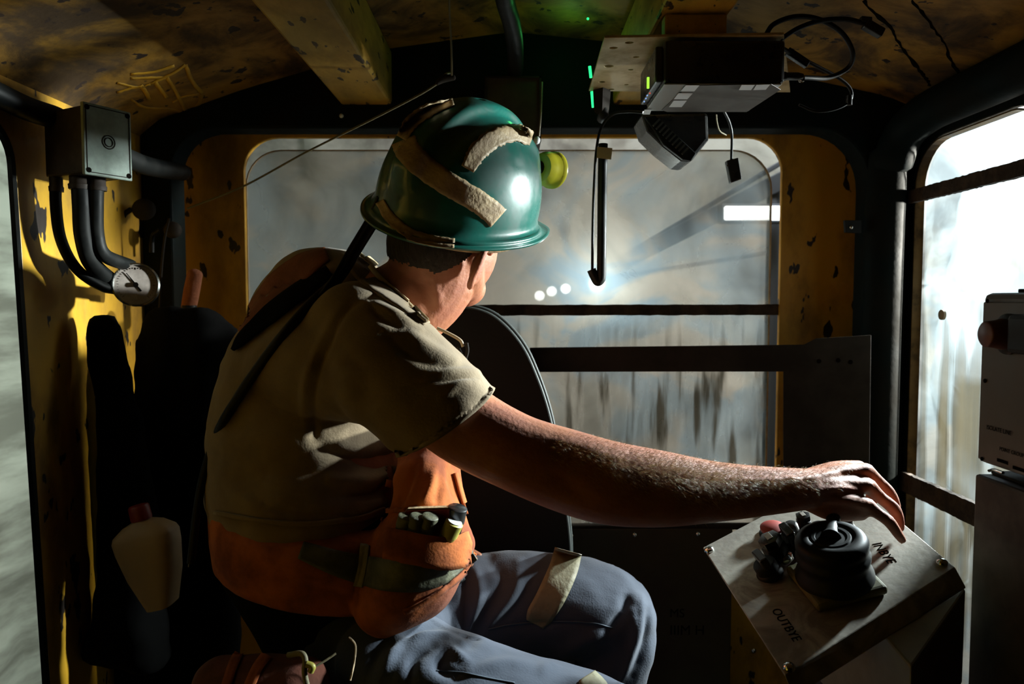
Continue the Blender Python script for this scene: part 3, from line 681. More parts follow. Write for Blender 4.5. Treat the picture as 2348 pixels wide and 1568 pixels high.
# hanging handset
t = thing('handset_stick', 'black hooked rod hanging from the radio cable before the rear window', 'handset', P(1380, 360, 1.40))
tube('stick', PT([(1383, 330, 1.40), (1381, 420, 1.40), (1380, 540, 1.40), (1379, 632, 1.40)]), .0088, m_black, t, 16)
tube('hook', PT([(1379, 625, 1.40), (1378, 640, 1.40), (1370, 646, 1.40), (1362, 632, 1.40), (1356, 618, 1.40)]), .0085, m_black, t, 16)
prism('tag', [XZ(x, y, 1.388) for x, y in ((1369, 337), (1404, 340), (1401, 366), (1368, 362))], [], lambda u, v: Vector((u, 1.386, v)), (0, .002, 0), m_tag, t)
tag(tube('cable', PT([(1475, 258, 1.36), (1440, 256, 1.38), (1405, 262, 1.40), (1380, 290, 1.41), (1368, 340, 1.41), (1362, 430, 1.41), (1359, 530, 1.41), (1358, 622, 1.405)]), .0026, m_black), 'thin black cable looping from the radio down beside the hooked rod', 'cable')
t = thing('hanging_connector', 'small black plug dangling on a wire at the right of the rear window', 'connector', P(1680, 390, 1.5))
tube('wire', PT([(1660, 255, 1.45), (1672, 280, 1.48), (1678, 310, 1.5), (1677, 366, 1.5)]), .0026, m_black, t)
prism('plug', [XZ(x, y, 1.5) for x, y in ((1663, 370), (1690, 363), (1698, 412), (1673, 421))], [], lambda u, v: Vector((u, 1.49, v)), (0, .016, 0), m_blackplastic, t, b=.002)
lathe('contact', P(1668, 380, 1.489), (0, -1, 0), [(.002, 0), (.002, .001)], m_chrome, t, 10)
tag(tube('cable', PT([(1642, 262, 1.40), (1644, 280, 1.42), (1650, 300, 1.44), (1665, 310, 1.46)]), .0014, m_cord), 'thin slack wire behind the ribbed speaker', 'wire')
# cable loops at the right of the radio
cb = thing('cable', 'thick black cable looping out of the radio and across the yellow roof', 'cable', P(1800, 95, 1.2))
tube('sheath', PT([(1755, 82, 1.15), (1775, 55, 1.15), (1825, 38, 1.15), (1880, 45, 1.16), (1930, 75, 1.18), (1955, 120, 1.2), (1945, 155, 1.22), (1900, 178, 1.22), (1850, 178, 1.2), (1800, 175, 1.18)]), .0038, m_black, cb, 12)
lathe('plug_collar', P(1800, 175, 1.18), (1, 0, 0), [(.007, -.02), (.007, 0), (.006, .002), (.006, .02), (.004, .028)], m_blackplastic, cb, 14)
lathe('ring', P(1838, 180, 1.19), (1, 0, 0), [(.006, -.003), (.0065, 0), (.006, .003)], m_chrome, cb, 14)
cb = thing('cable', 'black cable from the plate ending in a plug stuck to the roof', 'cable', P(1800, 90, 1.2))
tube('sheath', PT([(1790, 90, 1.16), (1830, 65, 1.16), (1880, 48, 1.16), (1935, 44, 1.16), (1975, 52, 1.16), (1995, 60, 1.16)]), .0038, m_black, cb, 12)
obox('plug', P(2002, 66, 1.16), (P(2022, 78, 1.16) - P(1980, 54, 1.16)).normalized(), (0, 1, 0), Vector((.45, 0, .89)), (.016, .007, .007), m_blackplastic, cb, .002)
obox('plug', P(1985, 46, 1.16), (1, 0, -.1), (0, 1, 0), up, (.008, .005, .004), m_blackplastic, cb, .001)
cb = thing('cable', 'thin lower cable loop hanging right of the radio', 'cable', P(1850, 200, 1.25))
tube('sheath', PT([(1785, 105, 1.17), (1820, 125, 1.2), (1870, 150, 1.22), (1925, 180, 1.24), (1950, 205, 1.25), (1948, 232, 1.25), (1915, 250, 1.25), (1870, 255, 1.25), (1832, 240, 1.25)]), lambda s: .0034 - .0014 * s, m_black, cb, 10)
obox('inline_connector', P(1828, 133, 1.2), (P(1860, 155, 1.2) - P(1800, 115, 1.2)).normalized(), (0, 1, 0), Vector((.5, 0, .86)), (.020, .006, .006), m_blackplastic, cb, .002)
lathe('end_clip', P(1947, 230, 1.25), (0, 0, 1), [(.005, -.008), (.005, .008)], m_blackplastic, cb, 10)

# ================================================================== RIGHT SIDE: boxes on the right
t = thing('button_box', 'grey metal box with a dull red button at the right edge', 'control box', (.69, .82, zc(-.1)))
xb = .635; yfar = 1.0
box('case', (xb, .45, P(2245, 1058, yfar).z), (xb + .12, yfar, P(2255, 672, yfar).z), m_grey, t, .008)
box('lid_plate', (xb - .004, .46, P(2245, 1058, yfar).z + .006), (xb, yfar - .008, P(2255, 672, yfar).z - .012), m_grey, t, .0015)
box('top_cover', (xb + .02, .45, P(2255, 672, yfar).z), (xb + .1, yfar - .04, P(2255, 672, yfar).z + .005), m_steel_dark, t, .001)
def onface(px, py): return onx(px, py, xb - .0045)
c = onface(2315, 766)
lathe('button', c, (-1, 0, 0), [(.019, 0), (.020, .010), (.0175, .020), (.0165, .030), (.014, .032)], m_buttonred, t, 32)
lathe('collar', c, (-1, 0, 0), [(.026, 0), (.026, .004), (.021, .008)], m_black, t, 32)
box('hasp', (xb - .03, c.y - .11, c.z - .022), (xb - .004, c.y - .03, c.z + .026), m_black, t, .006)
for x, y in ((2265, 690), (2259, 873), (2252, 1052)): lathe('screw', onface(x, y), (-1, 0, 0), [(.0028, 0), (.0028, .001)], m_ink, t, 12)
def face_text(s, px, py, size): text(s, onface(px, py) + Vector((-.0006, 0, 0)), (0, -1, 0), (0, 0, 1), size, m_ink, t)
face_text('ISOLATE LINE', 2263, 983, .008); face_text('POINT GROUP', 2292, 1032, .007)
strip_o = obox('stripe', onface(2275, 1050) + Vector((0, -.02, 0)), (1, 0, 0), (0, 1, 0), up, (.0004, .010, .002), m_ink, t, 0)
obox('stripe', onface(2335, 1075) + Vector((0, -.02, 0)), (1, 0, 0), (0, 1, 0), up, (.0004, .03, .002), m_ink, t, 0)
t = thing('steel_cabinet', 'dark cabinet below the red-button box at the right edge', 'cabinet', (.7, .8, 0))
zt = P(2243, 1086, yfar).z
box('body', (xb - .001, .40, 0), (xb + .2, yfar + .002, zt), m_boxgrey, t, .004)
box('top_ledge', (xb + .02, .40, zt), (xb + .2, yfar, zt + .004), m_steel_dark, t, .001)
tube('clip', [P(2268, 1079, .97), P(2280, 1077, .95), P(2300, 1084, .93)], .002, m_chrome, t)

# ---- control console
sc_ = 1.18
A, Ecr, C, B = [EYE + Vector(v) * sc_ for v in ((.25825472, .98293845, -.33310075), (.48934237, 1.07948494, -.25446057), (.5135433, .84135763, -.3082618), (.28245565, .74481114, -.38690198))]
U = (B - A).normalized(); NP = (B - A).cross(Ecr - A).normalized(); W = NP.cross(U)
def onplate(px, py, h=0):
    d_ = ray(px, py); k = (A - EYE + NP * h).dot(NP) / d_.dot(NP); return EYE + d_ * k
co_ = thing('control_console', 'tilted stainless control console with a joystick under the man\'s hand', 'control console', (.45, 1.07, 0))
def quadslab(name, pts, th, mat, parent, b=.0015):
    V = [Vector(p) for p in pts] + [Vector(p) + Vector(th) for p in pts]
    o = obj(name, V, [(0, 1, 2, 3), (7, 6, 5, 4)] + [(i, (i + 1) % 4, (i + 1) % 4 + 4, i + 4) for i in range(4)], mat, parent); bev(o, b); return o
plate = quadslab('control_plate', [A, B, C, Ecr], -NP * .003, m_steel, co_, .001)
lipd = (C - Ecr).normalized()
lo1, lo2 = onplate(1812, 1560), onplate(2193, 1302)
# folded front lip and housing
l1 = B + U * .016 - NP * .018; l2 = C + U * .020 - NP * .018
quadslab('folded_lip', [B, l1, l2, C], -NP * .0025, m_steel, co_, .0008)
Ai, Bi, Ei = A + W * .15 + U * .02, B + W * .15, Ecr + U * .015
V = [Ai, l1 + W * .15, l2, Ei]; V = [v - NP * .004 for v in V]
base = [Vector((v.x, v.y, v.z - dz)) for v, dz in zip(V, (.20, .14, .13, .20))]
quadfaces = [(0, 1, 2, 3), (7, 6, 5, 4)] + [(i, (i + 1) % 4, (i + 1) % 4 + 4, i + 4) for i in range(4)]
bev(obj('housing', V + base, quadfaces, m_house, co_), .003)
cen = sum(base, Vector()) / 4
foot = [Vector((cen.x + (v.x - cen.x) * .8, cen.y + (v.y - cen.y) * .8, v.z + .01)) for v in base]; foot2 = [Vector((v.x, v.y, 0)) for v in foot]
bev(obj('pedestal', foot + foot2, quadfaces, m_panel, co_), .003)
for px, py in ((1626, 1262), (1810, 1532), (2160, 1292)): screw(onplate(px, py), NP, .0075, m_chrome, co_, 'bolt')
text('INBYE', onplate(1999, 1246, .0003), U + W * -.12, W, .019, m_ink, plate)
text('OUTBYE', onplate(1768, 1398, .0003), U + W * .0, W, .0175, m_ink, plate)
jo = onplate(1916, 1338)
js = thing('tmp', '', '', jo); 
for k_ in ('label', 'category'): del js[k_]
js.name = 'joystick'; js.parent = co_; js.matrix_parent_inverse = co_.matrix_world.inverted()
bpv = [jo + U * (a * .048) + W * (b * .050) for a, b in ((-1, -1), (1, -1), (1, 1), (-1, 1))]
V = [p + NP * .014 for p in bpv] + bpv
bev(obj('base_plate', V, quadfaces, m_oliveplate, js), .006, 3)
JA = (NP + Vector((.02, .02, 0))).normalized()
prof_j = [(.047, -.008), (.052, 0), (.051, .010), (.047, .022), (.0455, .030), (.048, .036), (.049, .044), (.046, .049), (.0455, .054), (.0475, .060), (.0475, .070), (.044, .078), (.036, .082), (.030, .081), (.0285, .0785), (.0265, .0785), (.025, .081), (.021, .081), (.020, .079), (.013, .080)]
prof_j = [(r_, h_ * .80) for r_, h_ in prof_j]
lathe('bellows', jo + NP * .012, JA, prof_j, m_black, js, 48)
top_ = jo + NP * .012 + JA * .062
lathe('shaft', top_, (P(1914, 1160, 1.085) - top_), [(.014, -.003), (.011, .006), (.009, .014), (.009, .035), (.0105, (P(1914, 1160, 1.085) - top_).length)], m_black, js, 24)
knobc = P(1922, 1150, 1.088)
lathe('grip', knobc, Vector((0, 0, 1)), [(.006, -.022), (.014, -.016), (.019, -.004), (.019, .006), (.012, .016), (.003, .019)], m_blackplastic, js, 24)
# switches
def switch(px, py, r, h, kind, tilt=(0, 0), mat=m_blackplastic):
    c = onplate(px, py); s = bpy.data.objects.new('rotary_switch' if kind != 'mushroom' else 'stop_button', None); COL.objects.link(s); s.location = (0, 0, 0); s.parent = co_; s.matrix_parent_inverse = co_.matrix_world.inverted()
    ax = (NP + U * tilt[0] + W * tilt[1]).normalized()
    lathe('bezel', c, ax, [(r * 1.15, 0), (r * 1.15, h * .2), (r, h * .28)], m_chrome if kind in ('ring', 'hex') else m_black, s, 24)
    if kind == 'knob':
        lathe('body', c + ax * h * .25, ax, [(r, 0), (r, h * .35), (r * .9, h * .42)], m_black, s, 24)
        a, _, b = frame_from(ax, W)
        obox('pointer', c + ax * h * .8, a, b, ax, (r * .98, r * .36, h * .28), mat, s, .0025)
    elif kind == 'mushroom':
        lathe('head', c + ax * h * .25, ax, [(r * .6, 0), (r * .6, h * .35), (r, h * .45), (r, h * .75), (r * .6, h)], m_red, s, 28)
    elif kind == 'hex':
        lathe('body', c + ax * h * .2, ax, [(r, 0), (r, h * .45), (r * .85, h * .5)], m_black, s, 6)
        lathe('head', c + ax * h * .6, ax, [(r * .8, 0), (r * .95, h * .1), (r * .95, h * .38), (r * .7, h * .42)], m_blackplastic, s, 6)
        a, _, b = frame_from(ax, W); obox('window', c + ax * h * 1.03, a, b, ax, (r * .45, r * .25, .0008), m_steel, s, .0003)
    else:
        lathe('body', c + ax * h * .2, ax, [(r * .95, 0), (r * .95, h * .6), (r * .7, h * .7)], m_blackplastic, s, 24)
    return s
switch(1768, 1318, .017, .036, 'knob', (-.1, -.35)); switch(1790, 1282, .018, .042, 'hex', (-.1, -.3)); switch(1822, 1262, .017, .040, 'knob', (0, -.2))
switch(1822, 1232, .012, .03, 'ring', (0, -.2)); switch(1772, 1224, .018, .014, 'mushroom', (0, 0)); switch(1845, 1215, .012, .028, 'hex'); switch(1880, 1222, .013, .018, 'ring'); switch(1940, 1212, .012, .02, 'ring')

# ================================================================== SEAT
se = thing('driver_seat', 'black vinyl seat with a tall rounded backrest behind the man\'s chest', 'seat', (.0, 1.3, 0))
Yt = 1.50
so = cr([(905, 1300), (905, 1000), (930, 830), (985, 745), (1030, 712), (1080, 702), (1140, 722), (1200, 785), (1240, 870), (1268, 960), (1290, 1080), (1308, 1200), (1312, 1300), (1290, 1420)], 5)
outl = [XZ(p[0] - 6, p[1] + 6, Yt) for p in so] + [XZ(1100, 1440, Yt), XZ(920, 1420, Yt)]
bk = prism('backrest', outl, [], lambda u, v: Vector((u, Yt, v)), (0, .10, 0), m_vinyl, se, b=.022)
for yy in (Yt + .006, Yt + .03): tube('piping', [(XZ(p[0] - (6 if yy < Yt + .02 else 1), p[1] + 6, Yt)[0], yy, XZ(p[0], p[1] + (6 if yy < Yt + .02 else 1), Yt)[1]) for p in so[::3]], .0042, m_piping, se, 8, 4)
z_s = P(800, 1500, 1.2).z
def cush(co, no): return wob(co, no, 8, .004)
fuse('cushion', [ell_geo((-.16, 1.28, z_s - .15), [Vector((1, 0, 0)), Vector((0, 1, 0)), up], (.36, .30, .085)), gbox((-.16, 1.28, z_s - .16), (1, 0, 0), (0, 1, 0), up, .30, .25, .05)], .01, 6, m_vinyl, se, cush)
lathe('pedestal', (-.16, 1.28, 0), up, [(.17, 0), (.17, .015), (.07, .03), (.07, z_s - .24), (.16, z_s - .23), (.16, z_s - .20)], m_black, se, 28)

# ================================================================== THE MAN
man = thing('person', 'man in a green hard hat, khaki shirt and orange vest reaching for the joystick', 'person', (-.15, 1.25, z_s))
# head frame
FW = Vector((.58, .80, -.04)).normalized(); UPH = Vector((.17, -.20, .95)); RT = FW.cross(UPH).normalized(); UPH = RT.cross(FW).normalized()
HA = [FW, RT, UPH]
hc = P(1050, 476, 1.20)                     # centre of the helmet brim
sk = hc + UPH * -.015
G = []
G.append(ell_geo(sk + UPH * .02, HA, (.100, .080, .105)))                       # skull
G.append(ell_geo(sk - UPH * .055 + FW * .012, HA, (.080, .068, .085)))            # mid face
G.append(ell_geo(sk - UPH * .112 + FW * .050, HA, (.042, .045, .035)))            # chin / jaw
G.append(loft3_geo([(*(sk - UPH * .05 + RT * .055 - FW * .015), .024, .024), (*(sk - UPH * .095 + RT * .045 + FW * .015), .024, .022), (*(sk - UPH * .115 + RT * .018 + FW * .055), .022, .022)]))
G.append(loft3_geo([(*(sk - UPH * .05 - RT * .055 - FW * .015), .024, .024), (*(sk - UPH * .095 - RT * .045 + FW * .015), .024, .022), (*(sk - UPH * .115 - RT * .018 + FW * .055), .022, .022)]))
G.append(loft3_geo([(*(sk - UPH * .018 + FW * .092), .009, .009), (*(sk - UPH * .045 + FW * .108), .013, .012), (*(sk - UPH * .055 + FW * .100), .016, .012)], 12))     # nose
G.append(loft3_geo([(*(sk - UPH * .083 + FW * .088 - RT * .022), .006, .006), (*(sk - UPH * .083 + FW * .094), .007, .007), (*(sk - UPH * .083 + FW * .088 + RT * .022), .006, .006)], 10))  # lips
G.append(loft3_geo([(*(sk - UPH * .004 + FW * .085 - RT * .045), .010, .008), (*(sk + UPH * .0 + FW * .097), .010, .008), (*(sk - UPH * .004 + FW * .085 + RT * .045), .010, .008)], 12))  # brow
for s in (-1, 1):   # ears
    e = sk - UPH * .066 + RT * ((.086 if s > 0 else .074) * s) - FW * (.024 if s > 0 else 0)
    o_ = 1 if s > 0 else .3
    pts_ = [(.018, .026, .003), (.012, .034, .008), (-.004, .033, .012), (-.014, .020, .015), (-.019, .002, .014), (-.018, -.014, .009), (-.013, -.028, .004)]
    G.append(loft3_geo([(*(e + FW * a + UPH * b + RT * (c * o_ * s)), .0055, .0065) for a, b, c in pts_], 12))
    G.append(ell_geo(e - FW * .004 + RT * (.003 * s), HA, (.016, .006, .027), 14, 10))
# neck, torso core
neck_top = sk - UPH * .06 - FW * .03
nb = P(880, 720, 1.20)
G.append(loft3_geo([(*neck_top, .072, .068), (*P(985, 645, 1.20), .072, .070), (*P(935, 695, 1.20), .074, .072), (*P(860, 740, 1.21), .085, .08)]))
G.append(loft_geo([(800, 740, 1.24, 115, .11), (745, 850, 1.25, 165, .14), (720, 1000, 1.25, 190, .14), (740, 1150, 1.25, 205, .14), (790, 1330, 1.25, 200, .15)]))
# right arm
ARM = [(850, 800, 1.08, 100, .065), (960, 885, 1.05, 98, .060), (1060, 970, 1.02, 94, .055), (1180, 1035, 1.00, 90, .050), (1300, 1080, 1.00, 96, .050), (1400, 1107, 1.00, 97, .050), (1520, 1121, 1.01, 88, .046), (1640, 1127, 1.03, 70, .040), (1760, 1125, 1.05, 56, .033), (1850, 1121, 1.065, 47, .030)]
G.append(loft_geo(ARM, 26, 6))
# right hand
def cap_(pts, rs): return loft3_geo([(*P(*p), r, r * .95) for p, r in zip(pts, rs)], 14, 4)
G.append(loft_geo([(1840, 1120, 1.064, 46, .030), (1890, 1126, 1.075, 54, .030), (1940, 1132, 1.085, 46, .026)], 20))
G.append(cap_([(1850, 1098, 1.08), (1915, 1078, 1.10), (1970, 1072, 1.118)], (.015, .014, .0115)))
G.append(cap_([(1850, 1100, 1.07), (1925, 1085, 1.085), (1986, 1080, 1.10)], (.015, .014, .0125)))
G.append(cap_([(1850, 1115, 1.06), (1925, 1108, 1.070), (1992, 1115, 1.082)], (.015, .014, .012)))
G.append(cap_([(1850, 1135, 1.055), (1925, 1143, 1.06), (1990, 1160, 1.065)], (.016, .016, .012)))
G.append(cap_([(1850, 1148, 1.06), (1910, 1165, 1.062), (1975, 1172, 1.07)], (.014, .019, .014)))
G.append(cap_([(1986, 1080, 1.10), (2012, 1103, 1.105), (2038, 1130, 1.108), (2052, 1160, 1.105), (2050, 1182, 1.10)], (.0120, .0098, .0100, .0086, .0068)))       # middle
G.append(cap_([(1992, 1115, 1.082), (2018, 1140, 1.083), (2048, 1165, 1.083), (2060, 1190, 1.082), (2064, 1212, 1.080)], (.0118, .0095, .0098, .0084, .0066)))    # ring
G.append(cap_([(1992, 1162, 1.065), (2014, 1178, 1.058), (2038, 1195, 1.055), (2056, 1220, 1.054), (2069, 1239, 1.054)], (.0115, .0088, .0088, .0076, .0062)))    # little
G.append(cap_([(1970, 1074, 1.118), (1998, 1105, 1.130), (2000, 1140, 1.132), (1984, 1168, 1.125), (1965, 1180, 1.115)], (.0115, .0098, .0098, .0085, .007)))      # index, curled behind
G.append(cap_([(1862, 1130, 1.10), (1895, 1150, 1.120), (1925, 1168, 1.122), (1945, 1180, 1.112)], (.016, .014, .0115, .0085)))                                       # thumb
# left arm resting on the far thigh
G.append(loft_geo([(700, 690, 1.38, 85, .06), (800, 850, 1.44, 72, .055), (880, 1000, 1.44, 62, .05), (930, 1110, 1.42, 52, .042), (935, 1200, 1.36, 36, .03)], 20))
LW = P(935, 1205, 1.36)
G.append(loft3_geo([(*LW, .028, .02), (*(LW + Vector((.035, -.01, -.022))), .040, .017), (*(LW + Vector((.065, -.02, -.04))), .038, .013)], 16))
for k in range(4):
    b0 = LW + Vector((.06 + .004 * k, -.052 + .021 * k, -.040)); G.append(loft3_geo([(*b0, .0095, .009), (*(b0 + Vector((.03, -.004, -.006))), .009, .0085), (*(b0 + Vector((.052 + .003 * k, -.006, -.020))), .0075, .007)], 12))
G.append(loft3_geo([(*(LW + Vector((.01, -.025, -.01))), .013, .012), (*(LW + Vector((.035, -.06, -.022))), .011, .010), (*(LW + Vector((.06, -.075, -.034))), .009, .008)], 12))
SK = [([(1655, 1098), (1760, 1100), (1850, 1096), (1935, 1080), (1985, 1076)], 7, .0022), ([(1845, 1128), (1925, 1120), (1985, 1124)], 7, .0022), ([(1865, 1150), (1930, 1148), (1985, 1160)], 7, .0016),
      ([(1880, 1092), (1930, 1092), (1975, 1098)], 6, -.0018), ([(1890, 1130), (1940, 1130), (1980, 1136)], 6, -.0016),
      ([(1800, 1092), (1830, 1104), (1846, 1112)], 5, .0018), ([(1700, 1120), (1770, 1126), (1840, 1128)], 8, -.0016),
      ([(1200, 1085), (1280, 1100), (1350, 1140)], 20, -.003), ([(1250, 990), (1330, 1020), (1400, 1050)], 25, .003),
      ([(1985, 1072), (1995, 1080)], 9, .0025), ([(1992, 1108), (2000, 1118)], 9, .0025), ([(2028, 1142), (2036, 1150)], 5, .001), ([(2054, 1168), (2060, 1176)], 6, .0012), ([(2034, 1190), (2040, 1196)], 6, .001),
      ([(940, 600), (985, 690), (960, 730)], 14, -.003), ([(990, 640), (1010, 700)], 12, .003), ([(1085, 655), (1075, 690)], 12, .002)]
body = fuse('body', G, .0026, 5, m_skin, man, lambda co, no: ridges(co, no, SK))
bb = bvh_of(body)
# eyes
for s in (-1, 1): lathe('eye', sk - UPH * .02 + FW * .088 + RT * .031 * s, FW, [(.003, 0), (.009, .002), (.010, .005), (.006, .009), (.001, .010)], m_paper, man, 16)
# fingernails
for (px, py, Yn) in ((2071, 1236, 1.046),):
    h = bb.ray_cast(EYE, ray(px, py).normalized())
# hair: close cap on the back of the skull below the hat
HG = [ell_geo(sk + UPH * .02 - FW * .004, HA, (.104, .0845, .108)), ell_geo(sk - UPH * .050 - FW * .028, HA, (.082, .081, .078))]
hair_cut = lambda v: ((Vector(v) - sk).dot(UPH) < -.086 + .006 * noise.noise(Vector(v) * 160) or (Vector(v) - sk).dot(UPH) > .075 or (Vector(v) - sk).dot(UPH) < -.100 + .5 * abs((Vector(v) - sk).dot(RT)) * .3 or (Vector(v) - sk).dot(FW) > .012 - .10 * max(0, -(Vector(v) - sk).dot(UPH) / .1) or (abs((Vector(v) - sk).dot(RT)) > .05 and (Vector(v) - sk).dot(UPH) < -.055 and (Vector(v) - sk).dot(FW) > -.045))
fuse('hair', HG, .003, 3, m_hair, man, lambda co, no: wob(co, no, 180, .0012, (1, 1, .4)), hair_cut)
# golden forearm hair
geos = []; rnd = random.Random(7)
for _ in range(9000):
    px = rnd.triangular(1250, 1960, 1640); f = np.interp(px, [1250, 1400, 1640, 1850, 1960], [1000, 1010, 1060, 1078, 1062]); wd = np.interp(px, [1250, 1640, 1850, 1960], [110, 100, 55, 50])
    py = f - 12 + abs(rnd.gauss(0, .5)) * wd
    h = bb.ray_cast(EYE, ray(px, py).normalized())
    if h[0] is None or h[3] > 1.25: continue
    n_ = h[1]; dv = (Vector((.7, -.1, -.35 + rnd.gauss(0, .35))) + n_ * rnd.uniform(.35, .9) + Vector((rnd.gauss(0, .3), rnd.gauss(0, .3), rnd.gauss(0, .2)))).normalized()
    L = rnd.uniform(.004, .010); p0 = h[0] - n_ * .0003; a = dv.cross(n_).normalized() * .00014; b = a.cross(dv).normalized() * .00014
    p1 = p0 + dv * L * .55; p2 = p0 + (dv + Vector((.15, 0, -.35))).normalized() * L
    k = [p0 + a, p0 - a, p0 + b, p1 + a * .7, p1 - a * .7, p1 + b * .7, p2]
    geos.append((k, [(0, 1, 4, 3), (1, 2, 5, 4), (2, 0, 3, 5), (3, 4, 6), (4, 5, 6), (5, 3, 6)]))
ah = obj('arm_hair', *merge(geos), m_armhair, man); ah['kind'] = 'stuff'

# shirt
SG = [loft_geo([(835, 720, 1.22, 80, .10), (770, 775, 1.24, 160, .135), (725, 860, 1.25, 195, .155), (708, 960, 1.25, 212, .16), (700, 1060, 1.25, 212, .165), (708, 1140, 1.24, 214, .17), (722, 1190, 1.24, 205, .17)], 32, 6),
      loft_geo([(690, 850, 1.19, 120, .10), (780, 830, 1.13, 125, .10), (880, 850, 1.08, 128, .085)], 24), loft_geo([(700, 760, 1.24, 110, .10), (800, 770, 1.16, 105, .10), (880, 800, 1.10, 105, .085)], 24),
      loft_geo([(650, 720, 1.36, 70, .07), (700, 660, 1.34, 78, .08), (780, 650, 1.30, 72, .09), (850, 700, 1.22, 70, .09)], 24),
      loft_geo([(830, 760, 1.12, 115, .09), (880, 830, 1.07, 136, .085), (940, 890, 1.045, 133, .078), (985, 935, 1.03, 130, .073), (1028, 973, 1.022, 130, .070)], 28, 6),
      loft_geo([(690, 700, 1.38, 90, .075), (780, 830, 1.43, 85, .07), (850, 930, 1.46, 80, .065)], 20),
      loft_geo([(895, 700, 1.20, 72, .085), (830, 760, 1.20, 100, .10)], 24)]
SF = [([(720, 1000), (730, 860), (790, 720), (860, 680)], 10, -.006), ([(700, 1000), (708, 860), (770, 720)], 10, .004),
      ([(740, 1030), (830, 1060), (930, 1048)], 16, -.012), ([(760, 1100), (850, 1100), (925, 1050)], 12, .012), ([(760, 1140), (860, 1130), (920, 1090)], 12, -.010), ([(800, 1180), (870, 1150), (910, 1110)], 12, .008),
      ([(540, 1120), (650, 1170), (780, 1175)], 12, -.006), ([(820, 690), (900, 720), (960, 760)], 9, .005), ([(850, 700), (880, 735), (930, 760)], 8, -.005), ([(900, 740), (970, 790), (1040, 830)], 12, .005), ([(870, 760), (950, 820), (1010, 840)], 12, -.004),
      ([(960, 880), (1030, 872), (1090, 868)], 6, -.0035), ([(980, 862), (1040, 855), (1095, 855)], 7, .004), ([(1010, 910), (1050, 885), (1085, 880)], 9, .004), ([(760, 900), (850, 940), (960, 930)], 25, .004),
      ([(520, 980), (620, 1010), (700, 1010)], 22, .004), ([(510, 1080), (560, 1140), (640, 1160)], 14, .004), ([(760, 780), (830, 850), (850, 960)], 25, -.004)]
ca = P(1135, 893, 1.0); cbv = P(912, 1052, 1.02)
cutn = ((P(1135, 893, 1.03) - P(912, 1052, 1.03)).cross(Vector((0, 1, 0)))).normalized()
if cutn.dot(P(1400, 1100, 1) - P(900, 800, 1)) < 0: cutn = -cutn
armcut = lambda v: (Vector(v) - P(912, 1052, 1.02)).dot(cutn) > .0 and v[1] < 1.2 and v[0] > -.2
def shirt_sc(co, no):
    co = wob(co, no, 9, .006, (1, 1, 1.6)); co = wob(co, no, 28, .0022, (1, 1, 1.5)); return ridges(co, no, SF)
shirt = fuse('shirt', SG, .004, 14, m_shirt, man, shirt_sc, armcut)
so_ = shirt.modifiers.new('solid', 'SOLIDIFY'); so_.thickness = .003; so_.offset = 1
bs = bvh_of(shirt)
strip('sleeve_hem', bs, [(1118, 880), (1098, 912), (1050, 955), (980, 1005), (905, 1038)], [40, 38, 34, 30, 26], m_shirt, man, .0012, .002, 5)
strip('shoulder_seam', bs, [(716, 985), (712, 900), (728, 800), (775, 720), (830, 685)], 5, m_shirt, man, .001, .002, 2)
strip('collar', bs, [(800, 600), (835, 640), (890, 680), (940, 715), (975, 742)], [26, 30, 28, 24, 20], m_shirt, man, .003, .004, 4)
# vest
VG = [loft_geo([(762, 1172, 1.24, 272, .182), (757, 1212, 1.24, 268, .19), (752, 1255, 1.24, 262, .19), (745, 1300, 1.24, 246, .183)], 32, 5, capk=.12),
      loft_geo([(985, 1020, 1.20, 70, .09), (985, 1090, 1.18, 72, .10), (985, 1160, 1.15, 84, .11), (975, 1230, 1.13, 112, .12), (945, 1300, 1.13, 115, .12), (900, 1345, 1.14, 85, .11)], 28, 5)]
VF = [([(955, 1060), (925, 1130), (890, 1190)], 9, -.008), ([(920, 1070), (885, 1140), (870, 1190)], 8, .006), ([(1000, 1070), (985, 1120), (960, 1160)], 12, .007), ([(1025, 1075), (1040, 1120), (1055, 1165)], 8, -.007), ([(1010, 1080), (1005, 1130), (1000, 1160)], 10, -.004),
      ([(880, 1180), (960, 1172), (1060, 1168)], 7, -.005), ([(1060, 1230), (1050, 1290), (1020, 1340)], 8, -.007), ([(1075, 1220), (1080, 1250), (1060, 1290)], 8, .005), ([(560, 1250), (680, 1290), (800, 1300)], 18, .005), ([(520, 1210), (640, 1240), (760, 1245)], 14, -.005), ([(650, 1330), (760, 1360), (880, 1390)], 14, -.005)]
vest = fuse('vest', VG, .004, 5, m_orange, man, lambda co, no: ridges(wob(co, no, 14, .005), no, VF))
bv = bvh_of(vest)
strip('vest_reflective_band', bv, [(690, 1262), (740, 1280), (800, 1298), (880, 1316), (960, 1318), (1030, 1300), (1085, 1268)], [40, 50, 62, 74, 74, 58, 36], m_band, man, .0015, .002, 6)
strip('vest_reflective_band', bv, [(838, 1250), (832, 1300), (822, 1345)], 26, m_band2, man, .003, .002, 3)
strip('vest_pocket', bv, [(905, 1248), (960, 1256), (1010, 1262), (1052, 1250)], [64, 66, 66, 60], m_orange, man, .022, .003, 6)
strip('pocket_flap_tie', bv, [(893, 1100), (882, 1150), (872, 1196)], 14, m_orange, man, .004, .003, 2)
strip('pocket_flap_tie', bv, [(1040, 1085), (1055, 1140), (1068, 1180)], 9, m_orange, man, .004, .003, 2)
strip('pocket_flap_tie', bv, [(868, 1170), (905, 1172), (935, 1168)], 8, m_orange, man, .005, .004, 2)
strip('vest_hem', bv, [(1090, 1268), (1060, 1310), (1020, 1345), (975, 1375), (925, 1400)], 10, m_orange, man, .004, .004, 2)
